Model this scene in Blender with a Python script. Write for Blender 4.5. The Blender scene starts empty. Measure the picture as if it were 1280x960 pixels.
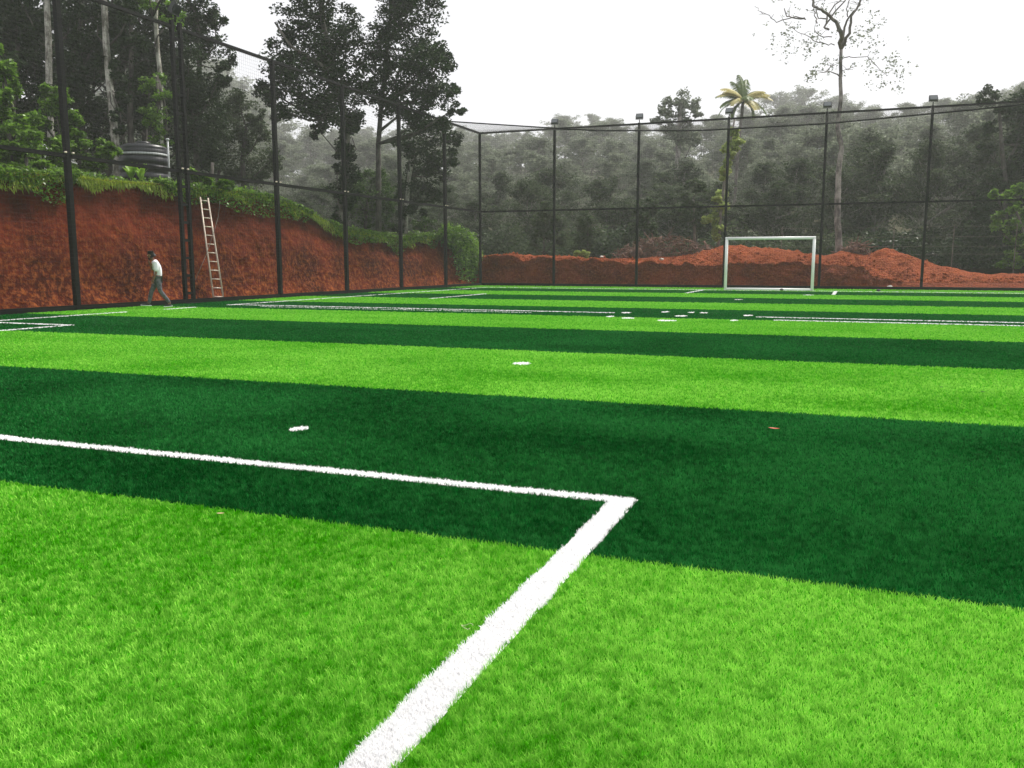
import bpy, math, random
import numpy as np
from mathutils import Vector

SC = bpy.context.scene
COL = SC.collection
rnd = random.Random(7)

# ------------------------------------------------------------------ camera
FPX, CH = 1082.0, 1.4
PITCH = math.atan(152 / FPX)
YAW = math.atan2(425 * math.cos(PITCH), FPX)
Fv = np.array([-math.sin(YAW) * math.cos(PITCH), math.cos(YAW) * math.cos(PITCH), -math.sin(PITCH)])
Rv = np.array([math.cos(YAW), math.sin(YAW), 0.0])
Uv = np.cross(Rv, Fv)
CP = np.array([0.0, 0.0, CH])
cam = bpy.data.cameras.new('camera')
cam.sensor_width = 36.0
cam.lens = FPX / 1280 * 36
cam.clip_start = 0.1
cam.clip_end = 3000
camo = bpy.data.objects.new('camera', cam)
COL.objects.link(camo)
camo.location = CP
camo.rotation_euler = (math.pi / 2 - PITCH, 0, YAW)
SC.camera = camo

# ------------------------------------------------------------------ world, sun, exposure
SUN_EL, SUN_AZ = math.radians(52), math.radians(24)     # azimuth from +Y towards +X
W = bpy.data.worlds.new('World')
SC.world = W
W.use_nodes = True
wn, wl = W.node_tree.nodes, W.node_tree.links
wn.clear()
sky = wn.new('ShaderNodeTexSky')
sky.sky_type = 'NISHITA'
sky.sun_disc = False
sky.sun_elevation = SUN_EL
sky.sun_rotation = SUN_AZ
sky.air_density = 1.0
sky.dust_density = 4.0
sky.ozone_density = 1.0
hs = wn.new('ShaderNodeHueSaturation')
hs.inputs['Saturation'].default_value = 0.15
mx = wn.new('ShaderNodeMix')
mx.data_type = 'RGBA'
mx.inputs[0].default_value = 0.85
mx.inputs[7].default_value = (8.4, 8.45, 8.8, 1)          # even white cloud deck
bg = wn.new('ShaderNodeBackground')
bg.inputs['Strength'].default_value = 0.080
wo = wn.new('ShaderNodeOutputWorld')
wl.new(sky.outputs[0], hs.inputs['Color'])
wl.new(hs.outputs[0], mx.inputs[6])
wl.new(mx.outputs[2], bg.inputs['Color'])
wl.new(bg.outputs[0], wo.inputs['Surface'])
sl = bpy.data.lights.new('sun', 'SUN')
sl.energy = 4.0
sl.angle = math.radians(12)
sl.color = (1.0, 0.95, 0.86)
so = bpy.data.objects.new('sun', sl)
COL.objects.link(so)
sd = Vector((math.sin(SUN_AZ) * math.cos(SUN_EL), math.cos(SUN_AZ) * math.cos(SUN_EL), math.sin(SUN_EL)))
so.rotation_euler = sd.to_track_quat('Z', 'Y').to_euler()
vs = SC.view_settings
vs.view_transform = 'Standard'
vs.look = 'None'
vs.exposure = 0.66
vs.gamma = 1.0
vs.use_curve_mapping = False
SC.cycles.max_bounces = 6
SC.cycles.diffuse_bounces = 3
SC.cycles.transmission_bounces = 4
SC.cycles.volume_bounces = 1
SC.cycles.use_denoising = True
SC.cycles.sample_clamp_indirect = 6

# ------------------------------------------------------------------ helpers
def ray(px, py):
    return Fv + Rv * (px - 640) / FPX - Uv * (py - 480) / FPX
def g(px, py, z=0.0):
    d = ray(px, py)
    return CP + d * ((z - CH) / d[2])
def at_depth(px, py, d):
    return CP + ray(px, py) * d
def onY(px, py, Y):
    d = ray(px, py)
    return CP + d * (Y / d[1])
def onX(px, py, X):
    d = ray(px, py)
    return CP + d * (X / d[0])

def tag(o, label=None, cat=None, group=None, kind=None):
    if label: o['label'] = label
    if cat: o['category'] = cat
    if group: o['group'] = group
    if kind: o['kind'] = kind
    return o
def empty(name, loc, rz=0.0):
    o = bpy.data.objects.new(name, None)
    COL.objects.link(o)
    o.location = loc
    o.rotation_euler = (0, 0, rz)
    o.empty_display_size = 0.3
    return o
def link(name, me, m, parent=None):
    o = bpy.data.objects.new(name, me)
    COL.objects.link(o)
    if m is not None:
        me.materials.append(m)
    if parent is not None:
        o.parent = parent
    return o
def fast_mesh(name, V, faces_list, attr=None, smooth=False):
    """faces_list: list of int arrays (n,k). attr: per-vertex float 'v'."""
    me = bpy.data.meshes.new(name)
    V = np.asarray(V, dtype=np.float32)
    me.vertices.add(len(V))
    me.vertices.foreach_set('co', V.ravel())
    loops = np.concatenate([f.ravel() for f in faces_list]).astype(np.int32)
    tot = np.concatenate([np.full(len(f), f.shape[1], dtype=np.int32) for f in faces_list])
    st = np.concatenate([[0], np.cumsum(tot)[:-1]]).astype(np.int32)
    me.loops.add(len(loops))
    me.loops.foreach_set('vertex_index', loops)
    me.polygons.add(len(tot))
    me.polygons.foreach_set('loop_start', st)
    if smooth:
        me.polygons.foreach_set('use_smooth', np.ones(len(tot), dtype=bool))
    me.update(calc_edges=True)
    if attr is not None:
        a = me.attributes.new('v', 'FLOAT', 'POINT')
        a.data.foreach_set('value', np.asarray(attr, dtype=np.float32))
    return me

class MB:
    def __init__(s):
        s.v, s.f = [], []
    def add(s, V, Fs):
        n = len(s.v)
        s.v += [tuple(map(float, p)) for p in V]
        s.f += [tuple(i + n for i in f) for f in Fs]
        return s
    def box(s, c, d, ax=None):
        c = np.array(c, float)
        h = np.array(d, float) / 2
        ax = np.eye(3) if ax is None else np.array(ax)
        V = [c + ax[0] * h[0] * i + ax[1] * h[1] * j + ax[2] * h[2] * k for i in (-1, 1) for j in (-1, 1) for k in (-1, 1)]
        return s.add(V, [(0, 1, 3, 2), (4, 6, 7, 5), (0, 4, 5, 1), (2, 3, 7, 6), (0, 2, 6, 4), (1, 5, 7, 3)])
    def tube(s, P, R, n=8, cap=True):
        P = [np.array(p, float) for p in P]
        if not hasattr(R, '__len__'): R = [R] * len(P)
        rings = []
        up = None
        for i, p in enumerate(P):
            t = P[min(i + 1, len(P) - 1)] - P[max(i - 1, 0)]
            t = t / (np.linalg.norm(t) + 1e-9)
            if up is None:
                up = np.array([0, 0, 1.0]) if abs(t[2]) < 0.9 else np.array([1.0, 0, 0])
            a = np.cross(t, up); a /= np.linalg.norm(a) + 1e-9
            b = np.cross(a, t)
            up = b
            rings.append([p + R[i] * (a * math.cos(2 * math.pi * k / n) + b * math.sin(2 * math.pi * k / n)) for k in range(n)])
        V = [q for r in rings for q in r]
        Fs = [(i * n + k, i * n + (k + 1) % n, (i + 1) * n + (k + 1) % n, (i + 1) * n + k) for i in range(len(P) - 1) for k in range(n)]
        if cap:
            Fs += [tuple(range(n))[::-1], tuple((len(P) - 1) * n + k for k in range(n))]
        return s.add(V, Fs)
    def lathe(s, prof, c=(0, 0, 0), n=32):
        V = [(c[0] + r * math.cos(2 * math.pi * k / n), c[1] + r * math.sin(2 * math.pi * k / n), c[2] + z) for r, z in prof for k in range(n)]
        Fs = [(i * n + k, i * n + (k + 1) % n, (i + 1) * n + (k + 1) % n, (i + 1) * n + k) for i in range(len(prof) - 1) for k in range(n)]
        Fs += [tuple(range(n))[::-1], tuple((len(prof) - 1) * n + k for k in range(n))]
        return s.add(V, Fs)
    def build(s, name, m, parent=None, smooth=False):
        me = bpy.data.meshes.new(name)
        me.from_pydata(s.v, [], s.f)
        me.update()
        if smooth:
            me.polygons.foreach_set('use_smooth', [True] * len(me.polygons))
        return link(name, me, m, parent)


_ones = ['', 'first', 'second', 'third', 'fourth', 'fifth', 'sixth', 'seventh', 'eighth', 'ninth', 'tenth', 'eleventh', 'twelfth', 'thirteenth', 'fourteenth', 'fifteenth', 'sixteenth', 'seventeenth', 'eighteenth', 'nineteenth']
def ordinal(n):
    if n < 20: return _ones[n]
    t = ['twent', 'thirt', 'fort', 'fift', 'sixt'][n // 10 - 2]
    return t + 'ieth' if n % 10 == 0 else t + 'y-' + _ones[n % 10]
def put_label(o, txt): o['label'] = ' '.join(txt.split()[:16])

# value noise
_tab = np.random.RandomState(3).rand(64, 64, 64).astype(np.float32)
def vnoise(x, y, z=0.0):
    x, y, z = np.broadcast_arrays(np.asarray(x, float), np.asarray(y, float), np.asarray(z, float))
    xi, yi, zi = np.floor(x).astype(int), np.floor(y).astype(int), np.floor(z).astype(int)
    fx, fy, fz = x - xi, y - yi, z - zi
    fx, fy, fz = fx * fx * (3 - 2 * fx), fy * fy * (3 - 2 * fy), fz * fz * (3 - 2 * fz)
    def c(a, b, d): return _tab[(xi + a) & 63, (yi + b) & 63, (zi + d) & 63]
    r = 0
    for a in (0, 1):
        for b in (0, 1):
            for d in (0, 1):
                r = r + c(a, b, d) * (fx if a else 1 - fx) * (fy if b else 1 - fy) * (fz if d else 1 - fz)
    return r
def fbm(x, y, z=0.0, o=4):
    r, a = 0, 0.5
    for i in range(o):
        r = r + a * (vnoise(np.asarray(x) * 2 ** i + 7 * i, np.asarray(y) * 2 ** i + 3 * i, np.asarray(z) * 2 ** i) - 0.5)
        a *= 0.5
    return r

# ------------------------------------------------------------------ materials
def new_mat(name):
    m = bpy.data.materials.new(name)
    m.use_nodes = True
    m.node_tree.nodes.clear()
    return m, m.node_tree.nodes, m.node_tree.links
def plain(name, col, rough=0.6, metal=0.0, noise=0.15, scale=6.0, spec=0.3):
    m, n, l = new_mat(name)
    b = n.new('ShaderNodeBsdfPrincipled'); o = n.new('ShaderNodeOutputMaterial')
    tc = n.new('ShaderNodeTexCoord'); t = n.new('ShaderNodeTexNoise'); r = n.new('ShaderNodeValToRGB')
    t.inputs['Scale'].default_value = scale; t.inputs['Detail'].default_value = 5
    r.color_ramp.elements[0].position = 0.3; r.color_ramp.elements[1].position = 0.7
    r.color_ramp.elements[0].color = tuple(c * (1 - noise) for c in col) + (1,)
    r.color_ramp.elements[1].color = tuple(min(1, c * (1 + noise)) for c in col) + (1,)
    l.new(tc.outputs['Object'], t.inputs['Vector']); l.new(t.outputs[0], r.inputs[0]); l.new(r.outputs[0], b.inputs['Base Color'])
    b.inputs['Roughness'].default_value = rough; b.inputs['Metallic'].default_value = metal
    b.inputs['Specular IOR Level'].default_value = spec
    l.new(b.outputs[0], o.inputs[0])
    return m
def leafy(name, c0, c1, transl=0.4, rough=0.5, spec=0.25, attr='v', tcol=None):
    """two-sided leaf: colour runs c0..c1 by the per-leaf random value"""
    m, n, l = new_mat(name)
    o = n.new('ShaderNodeOutputMaterial'); at = n.new('ShaderNodeAttribute'); at.attribute_name = attr
    r = n.new('ShaderNodeValToRGB')
    r.color_ramp.elements[0].color = tuple(c0) + (1,); r.color_ramp.elements[1].color = tuple(c1) + (1,)
    l.new(at.outputs['Fac'], r.inputs[0])
    if spec < 0.01:
        b = n.new('ShaderNodeBsdfDiffuse')
        l.new(r.outputs[0], b.inputs['Color'])
    else:
        b = n.new('ShaderNodeBsdfPrincipled'); b.inputs['Roughness'].default_value = rough
        b.inputs['Specular IOR Level'].default_value = spec
        l.new(r.outputs[0], b.inputs['Base Color'])
    tr = n.new('ShaderNodeBsdfTranslucent')
    if tcol:
        mc = n.new('ShaderNodeMix'); mc.data_type = 'RGBA'; mc.blend_type = 'MULTIPLY'; mc.inputs[0].default_value = 1
        mc.inputs[7].default_value = tuple(tcol) + (1,)
        l.new(r.outputs[0], mc.inputs[6]); l.new(mc.outputs[2], tr.inputs[0])
    else:
        l.new(r.outputs[0], tr.inputs[0])
    mx = n.new('ShaderNodeMixShader'); mx.inputs[0].default_value = transl
    l.new(b.outputs[0], mx.inputs[1]); l.new(tr.outputs[0], mx.inputs[2]); l.new(mx.outputs[0], o.inputs[0])
    return m
def earth(name, ca, cb, cc, scale=1.0, bump=0.5, stretch=1.0, by_height=None):
    m, n, l = new_mat(name)
    b = n.new('ShaderNodeBsdfPrincipled'); o = n.new('ShaderNodeOutputMaterial')
    tc = n.new('ShaderNodeTexCoord'); mp = n.new('ShaderNodeMapping')
    mp.inputs['Scale'].default_value = (1, 1, stretch)
    l.new(tc.outputs['Object'], mp.inputs[0])
    t1 = n.new('ShaderNodeTexNoise'); t1.inputs['Scale'].default_value = 0.55 * scale; t1.inputs['Detail'].default_value = 6
    t2 = n.new('ShaderNodeTexNoise'); t2.inputs['Scale'].default_value = 7 * scale; t2.inputs['Detail'].default_value = 8; t2.inputs['Roughness'].default_value = 0.7
    t3 = n.new('ShaderNodeTexVoronoi'); t3.inputs['Scale'].default_value = 3.2 * scale
    for t in (t1, t2, t3): l.new(mp.outputs[0], t.inputs['Vector'])
    r1 = n.new('ShaderNodeValToRGB'); r1.color_ramp.elements[0].position = 0.35; r1.color_ramp.elements[1].position = 0.65
    r1.color_ramp.elements[0].color = ca + (1,); r1.color_ramp.elements[1].color = cb + (1,)
    l.new(t1.outputs[0], r1.inputs[0])
    r2 = n.new('ShaderNodeValToRGB'); r2.color_ramp.elements[0].position = 0.47; r2.color_ramp.elements[1].position = 0.66
    l.new(t2.outputs[0], r2.inputs[0])
    fac = r2.outputs[0]
    if by_height:      # more of the orange tone low in the cutting, dark red tone higher up
        sx = n.new('ShaderNodeSeparateXYZ'); l.new(tc.outputs['Object'], sx.inputs[0])
        ma = n.new('ShaderNodeMath'); ma.operation = 'MULTIPLY_ADD'; ma.inputs[1].default_value = 3.2; l.new(t1.outputs[0], ma.inputs[0])
        mz = n.new('ShaderNodeMath'); mz.operation = 'MULTIPLY'; mz.inputs[1].default_value = -1.0; l.new(sx.outputs[2], mz.inputs[0]); l.new(mz.outputs[0], ma.inputs[2])
        mr = n.new('ShaderNodeMapRange'); mr.inputs[1].default_value = -1.6; mr.inputs[2].default_value = 1.3; mr.inputs[3].default_value = 0.12; mr.inputs[4].default_value = 1.1
        l.new(ma.outputs[0], mr.inputs[0])
        mm_ = n.new('ShaderNodeMath'); mm_.operation = 'MULTIPLY'; mm_.use_clamp = True
        l.new(fac, mm_.inputs[0]); l.new(mr.outputs[0], mm_.inputs[1]); fac = mm_.outputs[0]
    mx = n.new('ShaderNodeMix'); mx.data_type = 'RGBA'; mx.inputs[7].default_value = cc + (1,)
    l.new(fac, mx.inputs[0]); l.new(r1.outputs[0], mx.inputs[6])
    l.new(mx.outputs[2], b.inputs['Base Color'])
    ad = n.new('ShaderNodeMath'); ad.operation = 'MULTIPLY_ADD'; ad.inputs[1].default_value = 0.6
    l.new(t3.outputs[0], ad.inputs[0]); l.new(t2.outputs[0], ad.inputs[2])
    bp = n.new('ShaderNodeBump'); bp.inputs['Strength'].default_value = bump; bp.inputs['Distance'].default_value = 0.25
    l.new(ad.outputs[0], bp.inputs['Height']); l.new(bp.outputs[0], b.inputs['Normal'])
    b.inputs['Roughness'].default_value = 0.95; b.inputs['Specular IOR Level'].default_value = 0.1
    l.new(b.outputs[0], o.inputs[0])
    return m
def bark(name, ca, cb, scale=3.0):
    m, n, l = new_mat(name)
    b = n.new('ShaderNodeBsdfPrincipled'); o = n.new('ShaderNodeOutputMaterial')
    tc = n.new('ShaderNodeTexCoord'); mp = n.new('ShaderNodeMapping'); mp.inputs['Scale'].default_value = (1, 1, 0.5)
    t = n.new('ShaderNodeTexNoise'); t.inputs['Scale'].default_value = scale; t.inputs['Detail'].default_value = 8; t.inputs['Roughness'].default_value = 0.7
    r = n.new('ShaderNodeValToRGB'); r.color_ramp.elements[0].position = 0.42; r.color_ramp.elements[1].position = 0.58
    r.color_ramp.elements[0].color = ca + (1,); r.color_ramp.elements[1].color = cb + (1,)
    l.new(tc.outputs['Object'], mp.inputs[0]); l.new(mp.outputs[0], t.inputs['Vector']); l.new(t.outputs[0], r.inputs[0]); l.new(r.outputs[0], b.inputs['Base Color'])
    bp = n.new('ShaderNodeBump'); bp.inputs['Strength'].default_value = 0.4; bp.inputs['Distance'].default_value = 0.05
    l.new(t.outputs[0], bp.inputs['Height']); l.new(bp.outputs[0], b.inputs['Normal'])
    b.inputs['Roughness'].default_value = 0.9; l.new(b.outputs[0], o.inputs[0])
    return m

M = {}
M['turf_light'] = leafy('turf_light', (0.045, 0.29, 0.002), (0.35, 0.72, 0.100), 0.3, 0.75, 0.0)
M['turf_dark'] = leafy('turf_dark', (0.0010, 0.050, 0.006), (0.028, 0.215, 0.045), 0.25, 0.8, 0.0)
M['turf_white'] = leafy('turf_white', (0.86, 0.86, 0.87), (0.93, 0.93, 0.94), 0.35, 0.6, 0.2)
M['sheet_light'] = plain('sheet_light', (0.04, 0.22, 0.006), 0.9, noise=0.25, scale=30, spec=0.0)
M['sheet_dark'] = plain('sheet_dark', (0.001, 0.045, 0.006), 0.9, noise=0.25, scale=30, spec=0.0)
M['sheet_white'] = plain('sheet_white', (0.8, 0.8, 0.8), 0.9, noise=0.03, scale=30)
M['bank'] = earth('bank', (0.060, 0.009, 0.004), (0.18, 0.025, 0.008), (0.40, 0.115, 0.028), 0.9, 0.9, 1.0, by_height=(0.0, 2.4))
M['cut'] = earth('cut', (0.14, 0.026, 0.010), (0.28, 0.052, 0.018), (0.36, 0.10, 0.035), 1.3, 1.3)  # cut-face clay, with the shade on that front put into its darker colour
M['leaf_green'] = leafy('leaf_green', (0.012, 0.034, 0.008), (0.09, 0.17, 0.03), 0.35, 0.5, 0.2)
M['spoil'] = earth('spoil', (0.20, 0.036, 0.012), (0.33, 0.064, 0.019), (0.46, 0.14, 0.045), 1.8, 1.0)
M['floor'] = earth('floor', (0.05, 0.04, 0.02), (0.035, 0.05, 0.02), (0.05, 0.045, 0.025), 0.5, 0.5)
M['black'] = plain('black_paint', (0.005, 0.005, 0.0055), 0.6, 0.0, 0.3, 9, 0.12)
M['net'] = plain('black_net', (0.012, 0.013, 0.013), 0.8)
M['white'] = plain('white_paint', (0.90, 0.90, 0.90), 0.35, 0.0, 0.03, 12, 0.4)
M['alu'] = plain('pale_metal', (0.62, 0.52, 0.44), 0.5, 0.2, 0.12, 12)
M['lamp'] = plain('lamp_housing', (0.06, 0.06, 0.065), 0.5)
M['lampglass'] = plain('lamp_glass', (0.16, 0.17, 0.18), 0.2, 0.0, 0.05, 4, 0.6)
M['tank'] = plain('tank_plastic', (0.014, 0.015, 0.019), 0.38, 0.0, 0.2, 3, 0.5)
M['grey_pipe'] = plain('grey_pipe', (0.45, 0.47, 0.48), 0.5)
M['bark_pale'] = bark('bark_pale', (0.12, 0.11, 0.09), (0.50, 0.48, 0.43), 2.6)
M['bark_dark'] = bark('bark_dark', (0.03, 0.026, 0.022), (0.09, 0.08, 0.07), 4)
M['bark_mid'] = bark('bark_mid', (0.07, 0.06, 0.05), (0.20, 0.18, 0.16), 3)
M['bark_grey'] = bark('bark_grey', (0.10, 0.09, 0.08), (0.34, 0.32, 0.29), 3)
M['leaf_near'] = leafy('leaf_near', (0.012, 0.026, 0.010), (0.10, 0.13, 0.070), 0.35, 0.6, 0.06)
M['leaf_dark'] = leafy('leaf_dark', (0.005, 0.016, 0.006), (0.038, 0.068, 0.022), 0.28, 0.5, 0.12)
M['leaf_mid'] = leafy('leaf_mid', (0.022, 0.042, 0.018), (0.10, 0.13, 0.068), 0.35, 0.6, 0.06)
M['leaf_far'] = leafy('leaf_far', (0.065, 0.085, 0.055), (0.29, 0.33, 0.235), 0.35, 0.6, 0.06)  # leaf colour paled to imitate mist over the distant trees
M['leaf_vine'] = leafy('leaf_vine', (0.014, 0.05, 0.007), (0.22, 0.40, 0.045), 0.4, 0.4, 0.35)
M['leaf_yellow'] = leafy('leaf_yellow', (0.18, 0.26, 0.06), (0.45, 0.52, 0.16), 0.45)
M['grass_wild'] = leafy('grass_wild', (0.09, 0.19, 0.012), (0.50, 0.58, 0.06), 0.5)
M['frond_yellow'] = leafy('frond_yellow', (0.52, 0.47, 0.20), (0.72, 0.67, 0.36), 0.4)
M['frond_green'] = leafy('frond_green', (0.06, 0.12, 0.03), (0.20, 0.26, 0.08), 0.4)
M['deadwood'] = bark('deadwood', (0.07, 0.035, 0.025), (0.20, 0.10, 0.07), 6)
M['skin'] = plain('skin', (0.20, 0.10, 0.065), 0.6)
M['shirt'] = plain('shirt', (0.78, 0.76, 0.82), 0.8, noise=0.04)
M['jeans'] = plain('jeans', (0.10, 0.095, 0.115), 0.85, noise=0.45, scale=14)
M['hair'] = plain('hair', (0.006, 0.005, 0.005), 0.5)
M['shoe'] = plain('shoe', (0.02, 0.02, 0.023), 0.6)
M['redleaf'] = plain('red_leaf', (0.45, 0.07, 0.03), 0.6)
M['tanleaf'] = plain('tan_leaf', (0.50, 0.36, 0.20), 0.6)
M['stone'] = plain('pale_stone', (0.5, 0.45, 0.4), 0.8)

# ------------------------------------------------------------------ dimensions read off the photograph
FX, FY, FH = -21.3, 49.4, 9.15           # left fence line, back fence line, fence height
EDGES = [-14.0, -9.6, -5.1, -0.6, 3.87, 8.38, 12.88, 17.42, 21.85, 26.3, 30.8, 35.4, 40.0, 44.3, 49.2]

def stripe_is_light(Y):
    i = np.searchsorted(np.array(EDGES), Y)
    return (i % 2) == 0      # below 3.87 (index 4) is light

# left bank top edge: pixel profile on the plane X = -22.7
BX = -22.35
_pix = [(0, 214), (60, 216), (100, 220), (160, 226), (200, 228), (240, 233), (300, 238), (340, 245), (370, 257), (400, 272),
        (430, 285), (470, 291), (500, 297), (530, 294), (560, 295), (580, 302), (590, 318)]
_bp = np.array([onX(x, y, BX - 0.5) for x, y in _pix])
def topL(Y):
    return np.interp(Y, np.concatenate([[-5, 10], _bp[:, 1], [51.5]]), np.concatenate([[5.2, 5.3], _bp[:, 2], [1.6]]))
# back bank crest profiles
_crest = [(600, 319), (690, 320), (740, 323), (800, 322), (850, 319), (880, 312), (905, 307), (935, 308), (960, 311), (1000, 315), (1030, 319), (1060, 316),
          (1085, 317), (1100, 311), (1130, 314), (1150, 324), (1200, 337), (1240, 343), (1280, 341), (1340, 338)]
YC = 54.9
_cp = np.array([onY(x, y, YC) for x, y in _crest])
_lip = [(600, 321), (690, 323), (800, 327), (905, 328), (1000, 328), (1060, 330), (1075, 331), (1090, 345), (1120, 351), (1150, 352), (1200, 353), (1280, 352)]
YL = 50.9
_lp = np.array([onY(x, y, YL) for x, y in _lip])
def smooth(a, b, x):
    t = np.clip((x - a) / (b - a), 0, 1)
    return t * t * (3 - 2 * t)
def ground_h(X, Y):
    """height of the natural ground outside the pitch"""
    X = np.asarray(X, float); Y = np.asarray(Y, float)
    back = np.interp(Y, [51.5, 55, 58.5, 62, 90, 120, 150, 190, 240, 340, 400], [1.6, 1.9, 0.8, 0.6, 2.0, 6.0, 11.0, 18.0, 26.0, 40.0, 46.0])
    left = topL(np.minimum(Y, 46)) * (1 - smooth(46, 60, Y)) + back * smooth(46, 60, Y) + 0.03 * np.clip(BX - 0.5 - X, 0, 200) * (1 - smooth(46, 60, Y))
    w = smooth(-19, -24, X)
    w = 1 - smooth(-24, -19, X)
    return back * (1 - w) + left * w

# ------------------------------------------------------------------ ground
gm = MB()
me = fast_mesh('ground', [(-450, -390, -0.06), (450, -390, -0.06), (450, 510, -0.06), (-450, 510, -0.06)], [np.array([[0, 1, 2, 3]])])
tag(link('ground', me, M['floor']), kind='structure')
# turf sheets, one mesh per colour, butted along the stripe edges
for nm, want, z in (('light_turf', True, 0.0), ('dark_turf', False, 0.0)):
    m = MB()
    lo, hi = -21.3, 45.0
    for i in range(len(EDGES) - 1):
        mid = (EDGES[i] + EDGES[i + 1]) / 2
        if bool(stripe_is_light(mid)) == want:
            y1 = EDGES[i + 1]
            nx = 40
            xs = np.linspace(lo, hi, nx + 1)
            V, Fs = [], []
            for k, x in enumerate(xs):
                V += [(x, EDGES[i], z), (x, y1, z)]
            for k in range(nx): Fs.append((2 * k, 2 * k + 2, 2 * k + 3, 2 * k + 1))
            m.add(V, Fs)
    o = m.build(nm, M['sheet_light' if want else 'sheet_dark'])
    tag(o, kind='structure')

# pitch lines: rectangles (x0,x1,y0,y1)
LINES = []
def rect(x0, x1, y0, y1): LINES.append((min(x0, x1), max(x0, x1), min(y0, y1), max(y0, y1)))
def quadpx(pts):  # a small painted patch from four picture corners
    P = [g(*p)[:2] for p in pts]
    rect(min(p[0] for p in P), max(p[0] for p in P), min(p[1] for p in P), max(p[1] for p in P))
LW = 0.12
groups = {}
def mark(name, rects):
    groups[name] = rects
near_long = (-1.26, -1.112, -6.0, 4.93)
near_cross = (-16.5, -1.26, 4.82, 4.93)
mark('box_line', [near_long, near_cross])
mark('touch_line', [(-19.20, -19.07, -14, 19.0), (-19.20, -19.07, 20.4, 21.8), (-19.20, -19.07, 23.3, 45.3)])
mark('goal_line', [(-19.07, 30.0, 45.22, 45.36)])
pA, pB = g(86, 407), g(0, 413)
mark('side_box_line', [(-16.33, -16.21, 5.0, 14.55), (-19.05, -16.33, 14.43, 14.55)])
# halfway line, laid twice on the right
yh = g(640, 388.6)[1]
yr1, yr2 = g(1100, 400)[1], g(1100, 403.6)[1]
pl = g(770, 391)[0]
mark('halfway_line', [(-19.07, pl, yh - 0.06, yh + 0.07), (-17.5, pl - 2.2, yh - 0.75, yh - 0.70),
                      (g(944, 397)[0], 28.0, yr1 - 0.06, yr1 + 0.07), (g(968, 400)[0], 28.0, yr2 - 0.06, yr2 + 0.06)])
pC, pD = g(537, 373.5), g(602, 367.3)
mark('far_box_line', [(pC[0] - 0.06, pC[0] + 0.06, pC[1], pD[1])])
pG = g(866, 365)
mark('goal_area_tick', [(pG[0] - 0.07, pG[0] + 0.07, g(860, 366.6)[1], 45.22), (g(1043, 367)[0] - 0.07, g(1043, 367)[0] + 0.07, g(1041, 368.6)[1], 45.22)])
DASH = [(783, 391.2, 13), (832, 390.2, 11), (851, 395.3, 16), (864, 391, 8), (880, 391.3, 10), (763, 396, 9), (785, 398, 17), (833, 401, 26), (935, 394.7, 12),
        (918, 400.9, 10), (923, 374.7, 10), (1010, 368.9, 14)]
print('marks', yh, yr1, yr2, pl, pC, pD, pG)

def in_marks(X, Y):
    r = np.zeros(len(X), bool)
    for rs in groups.values():
        for x0, x1, y0, y1 in rs:
            r |= (X > x0) & (X < x1) & (Y > y0) & (Y < y1)
    for (cx, cy, rx, ry) in SPOTS:
        r |= ((X - cx) / rx) ** 2 + ((Y - cy) / ry) ** 2 < 1
    return r
SPOTS = []
for (px, py, r) in ((373, 537, 0.075), (652, 455, 0.13)):
    p = g(px, py); SPOTS.append((p[0], p[1], r, r * 1.25))
DP = []
for (px, py, hw) in DASH:
    a, b = g(px - hw / 2, py), g(px + hw / 2, py)
    SPOTS.append(((a[0] + b[0]) / 2, (a[1] + b[1]) / 2, abs(b[0] - a[0]) / 2, 0.22))

# ------------------------------------------------------------------ turf blades (density falls with distance, blade width grows)
def wobble(X, Y):
    return 0.009 * (vnoise(X * 9, Y * 9) - 0.5) * 2 + 0.012 * (vnoise(X * 2.1 + 5, Y * 2.1) - 0.5) * 2
def blades(X, Y, rs, hscale=1.0, wscale=1.0, seed=0):
    n = len(X)
    r = np.hypot(X, Y)
    z = np.zeros(n)
    w = np.maximum(0.0026, 0.0011 * r) * wscale * (0.7 + 0.6 * rs.rand(n))
    h = (0.012 + 0.015 * rs.rand(n)) * hscale
    tuft = vnoise(X * 26 + 3, Y * 26)
    tuft2 = vnoise(X * 3.3, Y * 3.3 + 9)
    a = 2 * np.pi * (tuft * 1.3 + 1.5 * rs.randn(n)) 
    lean = (0.25 + 0.75 * rs.rand(n)) * 0.85 * h * (0.8 + 0.4 * tuft2)
    b = a + np.pi / 2 + rs.randn(n) * 0.6
    ux, uy = np.cos(b) * w / 2, np.sin(b) * w / 2
    lx, ly = np.cos(a) * lean, np.sin(a) * lean
    V = np.empty((n, 5, 3), np.float32)
    V[:, 0] = np.stack([X - ux, Y - uy, z], 1)
    V[:, 1] = np.stack([X + ux, Y + uy, z], 1)
    V[:, 2] = np.stack([X + ux * 0.85 + lx * 0.38, Y + uy * 0.85 + ly * 0.38, z + h * 0.62], 1)
    V[:, 3] = np.stack([X - ux * 0.85 + lx * 0.38, Y - uy * 0.85 + ly * 0.38, z + h * 0.62], 1)
    V[:, 4] = np.stack([X + lx, Y + ly, z + h], 1)
    i = np.arange(n)[:, None] * 5
    q = i + np.array([[0, 1, 2, 3]]); t = i + np.array([[3, 2, 4]])
    big = vnoise(X * 0.7, Y * 1.1 + 4)
    med = vnoise(X * 5, Y * 5 + 2)
    fade = np.clip(9 / np.maximum(r, 1), 0.25, 1)
    fine = vnoise(X * 38, Y * 38 + 7)
    v = np.clip(0.40 * (rs.rand(n) - .5) + fade * (0.45 * (tuft - .5) + 0.75 * (fine - .5) + 0.8 * (big - 0.5) + 0.22 * (med - 0.5)) + 0.47, 0, 1)
    return V.reshape(-1, 3), [q, t], np.repeat(v, 5)
rs = np.random.RandomState(11)
N = 1500000
r0, r1 = 1.5, 62.0
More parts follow.
